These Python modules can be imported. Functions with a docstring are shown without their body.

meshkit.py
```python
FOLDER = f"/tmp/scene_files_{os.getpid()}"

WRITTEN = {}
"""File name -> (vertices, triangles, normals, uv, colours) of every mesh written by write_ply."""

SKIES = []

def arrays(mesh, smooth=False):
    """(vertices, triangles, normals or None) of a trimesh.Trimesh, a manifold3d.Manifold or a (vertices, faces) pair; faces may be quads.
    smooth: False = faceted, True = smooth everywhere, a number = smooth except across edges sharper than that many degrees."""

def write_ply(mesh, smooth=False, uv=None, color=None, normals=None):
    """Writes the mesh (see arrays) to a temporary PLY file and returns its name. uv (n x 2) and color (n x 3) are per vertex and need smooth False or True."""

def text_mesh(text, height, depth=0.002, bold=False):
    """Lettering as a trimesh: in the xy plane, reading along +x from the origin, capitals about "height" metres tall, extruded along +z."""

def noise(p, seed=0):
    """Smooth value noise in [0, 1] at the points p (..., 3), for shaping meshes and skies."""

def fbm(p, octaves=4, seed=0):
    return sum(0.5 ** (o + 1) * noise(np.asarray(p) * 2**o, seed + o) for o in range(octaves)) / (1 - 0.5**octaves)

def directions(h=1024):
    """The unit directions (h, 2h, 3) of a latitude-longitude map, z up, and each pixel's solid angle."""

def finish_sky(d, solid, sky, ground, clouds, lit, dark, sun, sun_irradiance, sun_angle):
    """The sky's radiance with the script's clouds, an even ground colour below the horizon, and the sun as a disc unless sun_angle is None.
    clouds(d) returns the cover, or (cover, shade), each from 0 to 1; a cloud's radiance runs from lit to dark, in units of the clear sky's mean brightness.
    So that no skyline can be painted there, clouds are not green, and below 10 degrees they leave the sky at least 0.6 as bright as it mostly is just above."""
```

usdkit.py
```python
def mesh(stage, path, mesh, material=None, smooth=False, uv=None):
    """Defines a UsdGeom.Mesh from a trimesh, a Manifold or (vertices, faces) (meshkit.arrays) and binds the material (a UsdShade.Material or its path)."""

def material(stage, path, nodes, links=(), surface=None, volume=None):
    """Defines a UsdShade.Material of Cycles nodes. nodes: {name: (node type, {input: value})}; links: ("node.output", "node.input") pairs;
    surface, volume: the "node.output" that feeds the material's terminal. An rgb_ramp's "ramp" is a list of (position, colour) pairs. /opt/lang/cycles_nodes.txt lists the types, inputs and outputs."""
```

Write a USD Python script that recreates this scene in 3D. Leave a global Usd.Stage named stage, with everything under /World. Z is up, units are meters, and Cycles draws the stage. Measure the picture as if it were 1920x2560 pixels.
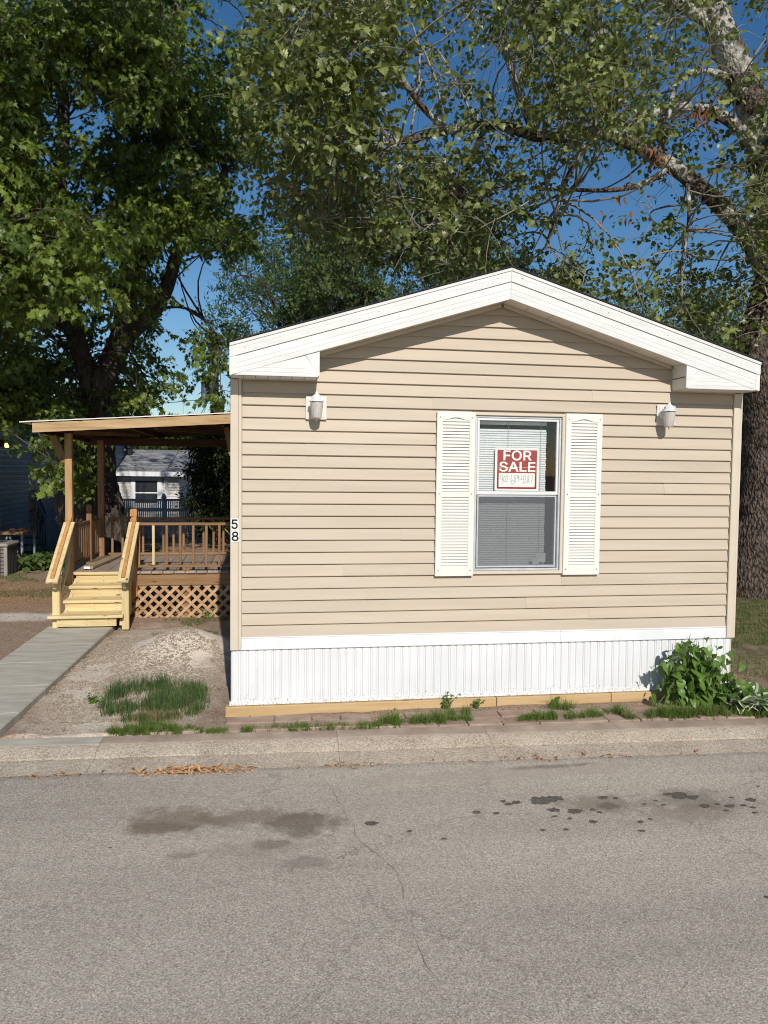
import math, random
import numpy as np, trimesh, usdkit, meshkit
from pxr import Usd, UsdGeom, UsdLux, UsdShade, Sdf, Gf, Vt
from shapely.geometry import Polygon, LineString, box as sbox
from shapely import affinity

stage = Usd.Stage.CreateInMemory()
UsdGeom.SetStageUpAxis(stage, 'Z')
UsdGeom.SetStageMetersPerUnit(stage, 1.0)
UsdGeom.Xform.Define(stage, '/World')
UsdGeom.Scope.Define(stage, '/World/Looks')

# ------------------------------------------------------------------ camera
CAM = np.array([0.2165, -6.6694, 2.0013]); YAW, PITCH, ROLL, FPX = 0.1614, -0.0517, 0.0111, 1950.07
def cam_axes():
    f = np.array([math.sin(YAW) * math.cos(PITCH), math.cos(YAW) * math.cos(PITCH), math.sin(PITCH)])
    r = np.array([math.cos(YAW), -math.sin(YAW), 0]); u = np.cross(r, f)
    return math.cos(ROLL) * r + math.sin(ROLL) * u, -math.sin(ROLL) * r + math.cos(ROLL) * u, f
_r, _u, _f = cam_axes()
cam = UsdGeom.Camera.Define(stage, '/World/camera')
m = Gf.Matrix4d(1)
for i, v in enumerate((_r, _u, -_f, CAM)):
    for j in range(3): m[i, j] = float(v[j])
cam.AddTransformOp().Set(m)
cam.CreateHorizontalApertureAttr(24.0); cam.CreateVerticalApertureAttr(32.0)
cam.CreateFocalLengthAttr(24.0 * FPX / 1920)
cam.CreateClippingRangeAttr(Gf.Vec2f(0.05, 5000))
cam.CreateExposureAttr(0.12)

# ------------------------------------------------------------------ sky and sun
SUN = np.array([0.07, -1.0, 0.634]); SUN /= np.linalg.norm(SUN)
ELEV, ROT = math.asin(SUN[2]), math.atan2(SUN[0], SUN[1])
dome = UsdLux.DomeLight.Define(stage, '/World/sky')
sky_mat = usdkit.material(stage, '/World/Looks/sky', {
    'sky': ('sky_texture', {'sky_type': 'single_scattering', 'sun_disc': False, 'sun_elevation': ELEV, 'sun_rotation': ROT,
                            'altitude': 300.0, 'air_density': 1.0, 'aerosol_density': 0.25, 'ozone_density': 1.8}),
    'hs': ('hsv', {'saturation': 1.3, 'value': 1.0}), 'bg': ('background_shader', {'strength': 0.08})}, [('sky.color', 'hs.color'), ('hs.color', 'bg.color')], surface='bg.background')
UsdShade.MaterialBindingAPI.Apply(dome.GetPrim()).Bind(sky_mat)
dome.GetPrim().SetCustomDataByKey('kind', 'structure')
sun = UsdLux.DistantLight.Define(stage, '/World/sun')
sun.CreateNormalizeAttr(True); sun.CreateIntensityAttr(1.0); sun.CreateAngleAttr(0.5); sun.CreateColorAttr(Gf.Vec3f(1.0, 0.94, 0.86))
zx = SUN; xx = np.cross([0, 0, 1.0], zx); xx /= np.linalg.norm(xx); yx = np.cross(zx, xx)
m = Gf.Matrix4d(1)
for i, v in enumerate((xx, yx, zx)):
    for j in range(3): m[i, j] = float(v[j])
sun.AddTransformOp().Set(m)

# ------------------------------------------------------------------ naming helpers
_used = {}
def numbered(parent, name):
    k = _used.get((parent, name), 0); _used[(parent, name)] = k + 1
    return f'{parent}/{name}' + (f'_{k:03d}' if k else '')
def setd(p, **kw):
    for k, v in kw.items():
        if v: p.SetCustomDataByKey(k, v)
def thing(name, label, category, group=None, loc=(0, 0, 0), kind=None):
    x = UsdGeom.Xform.Define(stage, numbered('/World', name))
    if any(loc): x.AddTranslateOp().Set(Gf.Vec3d(*map(float, loc)))
    setd(x.GetPrim(), label=label, category=category, group=group, kind=kind)
    return str(x.GetPath())
def part(parent, name, geo, mat, label=None, smooth=False, kind=None, uv=None):
    p = usdkit.mesh(stage, numbered(parent, name), geo, mat, smooth=smooth, uv=uv)
    setd(p.GetPrim(), label=label, kind=kind)
    return str(p.GetPath())
def solo(name, label, category, geo, mat, group=None, smooth=False, kind=None, uv=None):
    p = usdkit.mesh(stage, numbered('/World', name), geo, mat, smooth=smooth, uv=uv)
    setd(p.GetPrim(), label=label, category=category, group=group, kind=kind)
    return str(p.GetPath())

# ------------------------------------------------------------------ geometry helpers: every shape is (vertices, triangles)
def join(*gs):
    vs, fs, n = [], [], 0
    for v, f in gs:
        vs.append(np.asarray(v, float)); fs.append(np.asarray(f, int) + n); n += len(v)
    return np.vstack(vs), np.vstack(fs)
def move(g, t=(0, 0, 0), rz=0, rx=0, ry=0):
    v = np.array(g[0], float)
    for ax, a in (('x', rx), ('y', ry), ('z', rz)):
        if a:
            c, s = math.cos(a), math.sin(a)
            R = {'x': [[1, 0, 0], [0, c, -s], [0, s, c]], 'y': [[c, 0, s], [0, 1, 0], [-s, 0, c]], 'z': [[c, -s, 0], [s, c, 0], [0, 0, 1]]}[ax]
            v = v @ np.array(R).T
    return v + np.array(t, float), g[1]
_BOXF = np.array([[0, 2, 1], [1, 2, 3], [4, 5, 6], [5, 7, 6], [0, 1, 4], [1, 5, 4], [2, 6, 3], [3, 6, 7], [0, 4, 2], [2, 4, 6], [1, 3, 5], [3, 7, 5]])
def hexa(p):
    """8 points ordered by x fastest, then y, then z"""
    return np.array(p, float), _BOXF
def box(x0, x1, y0, y1, z0, z1, ch=0.0):
    if ch:
        ch = min(ch, .45 * min(x1 - x0, y1 - y0, z1 - z0))
        c = np.array([(x0 + x1) / 2, (y0 + y1) / 2, (z0 + z1) / 2]); h = np.array([x1 - x0, y1 - y0, z1 - z0]) / 2
        pts = []
        for s in np.ndindex(2, 2, 2):
            sg = np.array(s) * 2 - 1
            for a in range(3):
                q = h - ch; q[a] = h[a]; pts.append(c + sg * q)
        hull = trimesh.convex.convex_hull(np.array(pts))
        return np.array(hull.vertices), np.array(hull.faces)
    return hexa([(x, y, z) for z in (z0, z1) for y in (y0, y1) for x in (x0, x1)])
def beam(a, b, w, h, up=(0, 0, 1), ch=0.0):
    """a bar of section w (sideways) x h (upwards) from a to b"""
    a, b = np.array(a, float), np.array(b, float); d = b - a; L = np.linalg.norm(d); d /= L
    s = np.cross(d, up); s /= np.linalg.norm(s); u = np.cross(s, d)
    v, f = box(0, L, -w / 2, w / 2, -h / 2, h / 2, ch)
    return a + v[:, :1] * d - v[:, 1:2] * s + v[:, 2:] * u, f
def prism(poly, axis, a, b):
    """a 2-D polygon extruded along an axis: axis x -> (y,z), y -> (x,z), z -> (x,y)"""
    p = poly if isinstance(poly, Polygon) else Polygon(poly)
    v2, f = trimesh.creation.triangulate_polygon(p.simplify(0) if p.interiors else p, engine='earcut')
    n = len(v2); pl = lambda t: {'x': np.c_[np.full(n, t), v2], 'y': np.c_[v2[:, 0], np.full(n, t), v2[:, 1]], 'z': np.c_[v2, np.full(n, t)]}[axis]
    vs, fs = [pl(a), pl(b)], [f, f[:, ::-1] + n]; k = 2 * n
    for ring in [p.exterior, *p.interiors]:
        c = np.array(ring.coords)[:-1]; r = len(c)
        put = lambda t: {'x': np.c_[np.full(r, t), c], 'y': np.c_[c[:, 0], np.full(r, t), c[:, 1]], 'z': np.c_[c, np.full(r, t)]}[axis]
        vs += [put(a), put(b)]; i = np.arange(r); j = (i + 1) % r
        fs += [np.c_[i, j, i + r] + k, np.c_[j, j + r, i + r] + k]; k += 2 * r
    g = trimesh.Trimesh(np.vstack(vs), np.vstack(fs), process=True)
    trimesh.repair.fix_normals(g)
    return np.array(g.vertices), np.array(g.faces)
def loft(pa, pb):
    """closed outline pa to outline pb with fan caps"""
    pa, pb = np.array(pa, float), np.array(pb, float); n = len(pa); i = np.arange(n); j = (i + 1) % n
    f = [np.c_[i, j, i + n], np.c_[j, j + n, i + n]]; k = np.arange(1, n - 1)
    f += [np.c_[np.zeros(n - 2, int), k + 1, k], np.c_[np.full(n - 2, n), k + n, k + n + 1]]
    g = trimesh.Trimesh(np.vstack([pa, pb]), np.vstack(f), process=False); trimesh.repair.fix_normals(g)
    return np.array(g.vertices), np.array(g.faces)
def spline(pts, n):
    pts = np.array(pts, float)
    if len(pts) < 3: return np.array([pts[0] + (pts[-1] - pts[0]) * t for t in np.linspace(0, 1, n)])
    from scipy.interpolate import CubicSpline
    d = np.r_[0, np.cumsum(np.maximum(np.linalg.norm(np.diff(pts, axis=0), axis=1), 1e-4))]
    return CubicSpline(d, pts)(np.linspace(0, d[-1], n))
def tube(path, radii, seg=8, rough=0.0, seed=0, freq=3.0, caps=True):
    path = np.array(path, float); n = len(path); radii = np.broadcast_to(radii, n) if np.ndim(radii) == 0 else np.array(radii)
    t = np.gradient(path, axis=0); t /= np.linalg.norm(t, axis=1, keepdims=True) + 1e-12
    ref = np.array([1.0, 0, 0]) if abs(t[0][0]) < .9 else np.array([0, 1.0, 0])
    V = []
    for i in range(n):
        s = np.cross(t[i], ref); s /= np.linalg.norm(s); q = np.cross(s, t[i]); ref = np.cross(t[i], s) * -1 if False else ref
        a = np.arange(seg) * 2 * math.pi / seg
        ring = np.cos(a)[:, None] * s + np.sin(a)[:, None] * q
        p = path[i] + ring * radii[i]
        if rough: p = path[i] + ring * (radii[i] * (1 + rough * (meshkit.fbm(p * freq, 4, seed) - .5) * 2))[:, None]
        V.append(p)
    V = np.vstack(V); F = []
    i = np.arange(seg); j = (i + 1) % seg
    for k in range(n - 1):
        F += [np.c_[i, j, i + seg] + k * seg, np.c_[j, j + seg, i + seg] + k * seg]
    F = np.vstack(F)[:, ::-1]
    if caps:
        V = np.vstack([V, path[:1], path[-1:]]); c0, c1 = len(V) - 2, len(V) - 1
        F = np.vstack([F, np.c_[np.full(seg, c0), i, j], np.c_[np.full(seg, c1), j + (n - 1) * seg, i + (n - 1) * seg]])
    return V, F
def lathe(profile, seg=16, c=(0, 0, 0)):
    pr = np.array(profile, float); n = len(pr); a = np.arange(seg) * 2 * math.pi / seg
    V = np.vstack([np.c_[r * np.cos(a), r * np.sin(a), np.full(seg, z)] for r, z in pr]) + np.array(c)
    i = np.arange(seg); j = (i + 1) % seg
    F = np.vstack([np.vstack([np.c_[i, j, i + seg] + k * seg, np.c_[j, j + seg, i + seg] + k * seg]) for k in range(n - 1)])
    return V, F

# ------------------------------------------------------------------ materials
_mats = {}
def mat(name, nodes, links, surface='p.BSDF', volume=None):
    _mats[name] = usdkit.material(stage, f'/World/Looks/{name}', nodes, links, surface=surface, volume=volume)
    return _mats[name]
def coords(scale=(1, 1, 1), shift=True):
    """world position (plus a per-object shift so that alike boards differ), stretched"""
    n = {'g': ('geometry', {}), 'mp': ('mapping', {'scale': scale})}
    l = []
    if shift:
        n.update({'oi': ('object_info', {}), 'mu': ('math', {'math_type': 'multiply', 'value2': 41.0}), 'cx': ('combine_xyz', {}), 'ad': ('vector_math', {'math_type': 'add'})})
        l += [('oi.random', 'mu.value1'), ('mu.value', 'cx.x'), ('mu.value', 'cx.y'), ('mu.value', 'cx.z'), ('g.position', 'ad.vector1'), ('cx.vector', 'ad.vector2'), ('ad.vector', 'mp.vector')]
    else: l += [('g.position', 'mp.vector')]
    return n, l
def surf(name, stops, scale=(1, 1, 1), nscale=4.0, detail=5.0, rough=.6, spec=.3, bump=0.0, bscale=40.0, bdist=.01, shift=True, vary=0.0, nrough=.55, extra=None, metallic=0.0):
    n, l = coords(scale, shift)
    n.update({'n': ('noise_texture', {'scale': nscale, 'detail': detail, 'roughness': nrough}), 'r': ('rgb_ramp', {'ramp': stops}),
              'p': ('principled_bsdf', {'roughness': rough, 'specular_ior_level': spec, 'metallic': metallic})})
    l += [('mp.vector', 'n.vector'), ('n.fac', 'r.fac')]
    out = 'r.color'
    if vary:
        n.update({'ov': ('object_info', {}), 'mr': ('map_range', {'to_min': 1 - vary, 'to_max': 1 + vary}), 'hs': ('hsv', {})})
        l += [('ov.random', 'mr.value'), ('mr.result', 'hs.value'), (out, 'hs.color')]; out = 'hs.color'
    l.append((out, 'p.base_color'))
    if bump:
        n.update({'bn': ('noise_texture', {'scale': bscale, 'detail': 4.0}), 'b': ('bump', {'strength': bump, 'distance': bdist})})
        l += [('mp.vector', 'bn.vector'), ('bn.fac', 'b.height'), ('b.normal', 'p.normal')]
    return mat(name, n, l)
def wood(name, dark, mid, light, axis, rough=.7, vary=.12, knots=True, knot=(.12, .06, .025), gs=1.0):
    along, across = 1.6 * gs, 22.0 * gs
    sc = {'x': (along, across, across), 'y': (across, along, across), 'z': (across, across, along)}[axis]
    n, l = coords(sc)
    n.update({'n': ('noise_texture', {'scale': 1.0, 'detail': 6.0, 'roughness': .62, 'distortion': .5}), 'r': ('rgb_ramp', {'ramp': [(.25, dark), (.5, mid), (.75, light)]}),
              'ov': ('object_info', {}), 'mr': ('map_range', {'to_min': 1 - vary, 'to_max': 1 + vary}), 'hs': ('hsv', {}),
              'b': ('bump', {'strength': .35, 'distance': .004}), 'p': ('principled_bsdf', {'roughness': rough, 'specular_ior_level': .25})})
    l += [('mp.vector', 'n.vector'), ('n.fac', 'r.fac'), ('ov.random', 'mr.value'), ('mr.result', 'hs.value'), ('r.color', 'hs.color'), ('n.fac', 'b.height'), ('b.normal', 'p.normal')]
    out = 'hs.color'
    if knots:
        ks = {'x': (3.0, 9.0, 9.0), 'y': (9.0, 3.0, 9.0), 'z': (9.0, 9.0, 3.0)}[axis]
        n.update({'km': ('mapping', {'scale': ks}), 'kv': ('voronoi_texture', {'scale': 1.0}), 'kr': ('map_range', {'clamp': True, 'from_min': .08, 'from_max': .16, 'to_min': 1.0, 'to_max': 0.0}), 'kx': ('mix', {'color2': knot})})
        l += [('ad.vector', 'km.vector'), ('km.vector', 'kv.vector'), ('kv.distance', 'kr.value'), ('kr.result', 'kx.fac'), (out, 'kx.color1')]; out = 'kx.color'
    l.append((out, 'p.base_color'))
    return mat(name, n, l)
def leafmat(name, c1, c2, trans, rough=.45, spec=.4, tw=.28, under=None):
    n = {'oi': ('object_info', {}), 'g': ('geometry', {}), 'm': ('math', {'math_type': 'add'}), 'fr': ('math', {'math_type': 'fraction'}), 'r': ('rgb_ramp', {'ramp': [(0, c1), (.8, c2), (1, tuple(1.35 * x for x in c2))]}),
         'p': ('principled_bsdf', {'roughness': rough, 'specular_ior_level': spec}), 't': ('translucent_bsdf', {'color': trans}), 'mx': ('mix_closure', {'fac': tw})}
    l = [('oi.random', 'm.value1'), ('g.random_per_island', 'm.value2'), ('m.value', 'fr.value1'), ('fr.value', 'r.fac'), ('r.color', 'p.base_color'), ('p.BSDF', 'mx.closure1'), ('t.BSDF', 'mx.closure2')]
    return mat(name, n, l, surface='mx.closure')
def flat(name, c, rough=.5, spec=.4, metallic=0.0): return mat(name, {'p': ('principled_bsdf', {'base_color': c, 'roughness': rough, 'specular_ior_level': spec, 'metallic': metallic})}, [])

siding = surf('tan_vinyl', [(.25, (.440, .366, .280)), (.55, (.486, .408, .316)), (.8, (.522, .440, .340))], (.9, 9, 14), 1.0, 6, .55, .3, .12, 3, .002, vary=.045)
siding_post = surf('tan_trim_vinyl', [(.3, (.56, .485, .385)), (.7, (.60, .525, .42))], (4, 4, 4), 1.0, 3, .5, .3)
white_alu = surf('white_aluminium', [(.25, (.60, .60, .57)), (.6, (.69, .69, .67)), (1, (.73, .73, .71))], (1.5, 12, 12), 1.5, 6, .45, .4, .06, 2, .002)
white_vinyl = surf('white_vinyl', [(.25, (.64, .65, .655)), (.6, (.72, .73, .735))], (3, 3, 1.2), 1.6, 6, .45, .4)
skirt_mat = None
cream = surf('cream_plastic', [(.25, (.69, .675, .605)), (.7, (.74, .725, .66))], (3, 3, 3), 1.0, 4, .5, .35, vary=.02)
soffit_mat = surf('soffit_vinyl', [(.3, (.60, .55, .47)), (.7, (.66, .61, .53))], (3, 3, 3), 1.0, 4, .55, .3)
shingle_black = surf('black_shingle', [(.3, (.02, .02, .022)), (.7, (.05, .05, .05))], (1, 1, 1), 60, 3, .9, .1)
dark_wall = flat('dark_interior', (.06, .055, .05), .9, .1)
pine = {a: wood('new_pine_' + a, (.48, .36, .18), (.63, .50, .265), (.71, .59, .345), a) for a in 'xyz'}
cedar = {a: wood('orange_cedar_' + a, (.34, .155, .05), (.47, .235, .085), (.56, .31, .125), a, knots=False) for a in 'xyz'}
oldwood = {a: wood('weathered_wood_' + a, (.16, .085, .04), (.255, .145, .07), (.34, .205, .105), a) for a in 'xyz'}
deckwood = wood('grey_deck_wood', (.20, .155, .12), (.31, .245, .195), (.40, .325, .265), 'y', knots=False)
beamwood = wood('beam_wood', (.25, .15, .07), (.46, .31, .16), (.58, .42, .24), 'x', gs=.8)
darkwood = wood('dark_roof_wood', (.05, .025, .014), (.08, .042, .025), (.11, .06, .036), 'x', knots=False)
timberwood = wood('sill_timber_wood', (.40, .25, .11), (.53, .365, .185), (.60, .44, .245), 'x', gs=.7)
alu = surf('mill_aluminium', [(.3, (.50, .52, .54)), (.7, (.66, .68, .70))], (5, 5, 5), 2, 4, .38, .5, metallic=.35)
glass = mat('window_glass', {'t': ('transparent_bsdf', {'color': (.95, .96, .955)}), 'g': ('glossy_bsdf', {'color': (1, 1, 1), 'roughness': .02}), 'f': ('fresnel', {'IOR': 1.45}), 'mx': ('mix_closure', {})},
            [('f.fac', 'mx.fac'), ('t.BSDF', 'mx.closure1'), ('g.BSDF', 'mx.closure2')], surface='mx.closure')
screen = mat('insect_screen', {'t': ('transparent_bsdf', {'color': (1, 1, 1)}), 'd': ('diffuse_bsdf', {'color': (.17, .175, .185)}), 'mx': ('mix_closure', {'fac': .30})},
             [('t.BSDF', 'mx.closure1'), ('d.BSDF', 'mx.closure2')], surface='mx.closure')
blindmat = flat('blind_vinyl', (.62, .645, .675), .45, .4)
black_iron = flat('black_iron', (.018, .018, .02), .5, .4)
oldlat = [wood('lattice_wood_front', (.30, .17, .085), (.44, .275, .15), (.54, .36, .215), 'x', knots=False), wood('lattice_wood_back', (.26, .145, .07), (.39, .24, .13), (.50, .33, .19), 'x', knots=False)]
oldpost = wood('post_wood', (.22, .125, .05), (.37, .225, .10), (.46, .30, .15), 'z', gs=.8)
oldboard = wood('treated_board', (.20, .15, .09), (.30, .235, .15), (.38, .31, .21), 'y', knots=False)
rng = np.random.default_rng(11)
W, PK = 4.65, 4.65 / 2
# ------------------------------------------------------------------ ground
TH = -0.045                      # the street runs almost along the facade
RA = np.array([math.cos(TH), math.sin(TH)]); RN = np.array([math.sin(TH), -math.cos(TH)])   # along the street, and towards it
RO = np.array([0.0, -0.485])     # back of the kerb opposite the house corner
def street(u, v): return RO[0] + u * RA[0] + v * RN[0], RO[1] + u * RA[1] + v * RN[1]
def zg(x, y):
    """height of the lot"""
    x, y = np.asarray(x, float), np.asarray(y, float)
    z = -.08 + .02 * np.clip(y, 0, 4)
    z = z + 0.25 * np.exp(-(((x + .60) / .46) ** 2 + ((y - 2.25) / .55) ** 2))       # gravel heap
    return z
def axis_grid(a, b, fa, fb, step, grow=1.25):
    mid = list(np.arange(fa, fb + 1e-6, step)); lo, hi, s = [fa], [fb], step
    while lo[-1] > a or hi[-1] < b:
        s *= grow
        if lo[-1] > a: lo.append(max(a, lo[-1] - s))
        if hi[-1] < b: hi.append(min(b, hi[-1] + s))
    return np.array(sorted(set(np.round(lo + mid + hi, 4))))
gx, gy = axis_grid(-900, 900, -6.0, 7.5, .06), axis_grid(-700, 1500, -1.0, 7.0, .06)
X, Y = np.meshgrid(gx, gy)
P3 = np.stack([X, Y, np.zeros_like(X)], -1)
Z = zg(X, Y) + .02 * (meshkit.fbm(P3 * 2.3, 4, 3) - .5) + .016 * (meshkit.fbm(P3 * 9, 3, 5) - .5) * (np.abs(X) < 12)
side = (X - RO[0]) * RN[0] + (Y - RO[1]) * RN[1]
Z = np.where(side > -.02, -.34, Z)
walk = (Y < 3.9) & (Y > -.6) & (X > -2.53 + .045 * Y) & (X < -1.72 + .052 * Y)
Z = np.where(walk, np.minimum(Z, -.10 + .02 * np.clip(Y, 0, 4)), Z)
nx, ny = len(gx), len(gy)
ii = (np.arange(ny - 1)[:, None] * nx + np.arange(nx - 1)[None]).ravel()
GF = np.vstack([np.c_[ii, ii + 1, ii + nx], np.c_[ii + 1, ii + nx + 1, ii + nx]])
def mask(nodes, links, nm, cx, cy, rx, ry, nz, edge=.35, amp=.7):
    """0..1 inside a ragged ellipse on the ground"""
    nodes.update({nm + 's': ('vector_math', {'math_type': 'subtract', 'vector2': (cx, cy, 0)}), nm + 'm': ('vector_math', {'math_type': 'multiply', 'vector2': (1 / rx, 1 / ry, 0)}),
                  nm + 'l': ('vector_math', {'math_type': 'length'}), nm + 'a': ('math', {'math_type': 'multiply_add', 'value2': amp}),
                  nm + 'r': ('map_range', {'clamp': True, 'from_min': 1 - edge + amp * .5, 'from_max': 1 + edge + amp * .5, 'to_min': 1.0, 'to_max': 0.0})})
    links += [('g.position', nm + 's.vector1'), (nm + 's.vector', nm + 'm.vector1'), (nm + 'm.vector', nm + 'l.vector1'), (nz, nm + 'a.value1'), (nm + 'l.value', nm + 'a.value3'), (nm + 'a.value', nm + 'r.value')]
    return nm + 'r.result'
def ground_material():
    n = {'g': ('geometry', {}), 'n1': ('noise_texture', {'scale': 1.1, 'detail': 6.0, 'roughness': .6}), 'n2': ('noise_texture', {'scale': 55.0, 'detail': 4.0}), 'n3': ('noise_texture', {'scale': 5.0, 'detail': 5.0, 'roughness': .65}),
         'dirt': ('rgb_ramp', {'ramp': [(.3, (.18, .128, .092)), (.5, (.29, .212, .157)), (.72, (.40, .305, .235))]}),
         'litter': ('rgb_ramp', {'ramp': [(.5, (.24, .168, .115)), (.62, (.42, .295, .20)), (.75, (.52, .39, .28))]}),
         'gr': ('rgb_ramp', {'ramp': [(.3, (.38, .315, .245)), (.5, (.58, .50, .40)), (.72, (.74, .67, .57))]}),
         'lawn': ('rgb_ramp', {'ramp': [(.35, (.05, .07, .02)), (.5, (.11, .11, .045)), (.65, (.22, .165, .10))]}),
         'mx0': ('mix', {}), 'mx1': ('mix', {}), 'mx2': ('mix', {}), 'lf': ('map_range', {'clamp': True, 'from_min': .50, 'from_max': .60}),
         'b': ('bump', {'strength': .45, 'distance': .012}), 'p': ('principled_bsdf', {'roughness': .95, 'specular_ior_level': .1})}
    l = [(f'g.position', f'{k}.vector') for k in ('n1', 'n2', 'n3')]
    l += [('n2.fac', 'dirt.fac'), ('n2.fac', 'litter.fac'), ('n2.fac', 'gr.fac'), ('n3.fac', 'lawn.fac'), ('n3.fac', 'lf.value'), ('lf.result', 'mx0.fac'), ('dirt.color', 'mx0.color1'), ('litter.color', 'mx0.color2')]
    a = mask(n, l, 'gv', -.98, 1.35, .78, 1.95, 'n3.fac', .3, .8)
    l += [(a, 'mx1.fac'), ('mx0.color', 'mx1.color1'), ('gr.color', 'mx1.color2')]
    c = mask(n, l, 'sp', -3.05, 4.35, .75, .30, 'n3.fac', .3, .8); c2 = mask(n, l, 'ol', -4.2, 6.2, 1.5, 1.6, 'n3.fac', .5, 1.6)
    n.update({'mx4': ('mix', {'color2': (.56, .50, .43)}), 'mx5': ('mix', {}), 'ora': ('rgb_ramp', {'ramp': [(.4, (.20, .12, .07)), (.55, (.42, .25, .13)), (.7, (.52, .36, .22))]})}); l += [('n2.fac', 'ora.fac'), (c2, 'mx5.fac'), ('mx1.color', 'mx5.color1'), ('ora.color', 'mx5.color2'), (c, 'mx4.fac'), ('mx5.color', 'mx4.color1')]
    c3 = mask(n, l, 'hp', -.62, 2.2, .52, .62, 'n3.fac', .3, .8); n.update({'mx6': ('mix', {}), 'heap_ramp': ('rgb_ramp', {'ramp': [(.3, (.46, .39, .31)), (.5, (.66, .575, .465)), (.7, (.80, .73, .62))]})}); l += [('n2.fac', 'heap_ramp.fac'), (c3, 'mx6.fac'), ('mx4.color', 'mx6.color1'), ('heap_ramp.color', 'mx6.color2')]
    b = mask(n, l, 'lw', 13.0, 8, 8.4, 14, 'n3.fac', .1, .3)
    l += [(b, 'mx2.fac'), ('mx6.color', 'mx2.color1'), ('lawn.color', 'mx2.color2'), ('mx2.color', 'p.base_color'), ('n2.fac', 'b.height'), ('b.normal', 'p.normal')]
    return mat('bare_ground', n, l)
gm = usdkit.mesh(stage, '/World/ground', (np.c_[X.ravel(), Y.ravel(), Z.ravel()], GF), ground_material(), smooth=True)
setd(gm.GetPrim(), label='bare brown earth of the lot with thin lawn at the right', category='ground', kind='structure')

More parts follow.
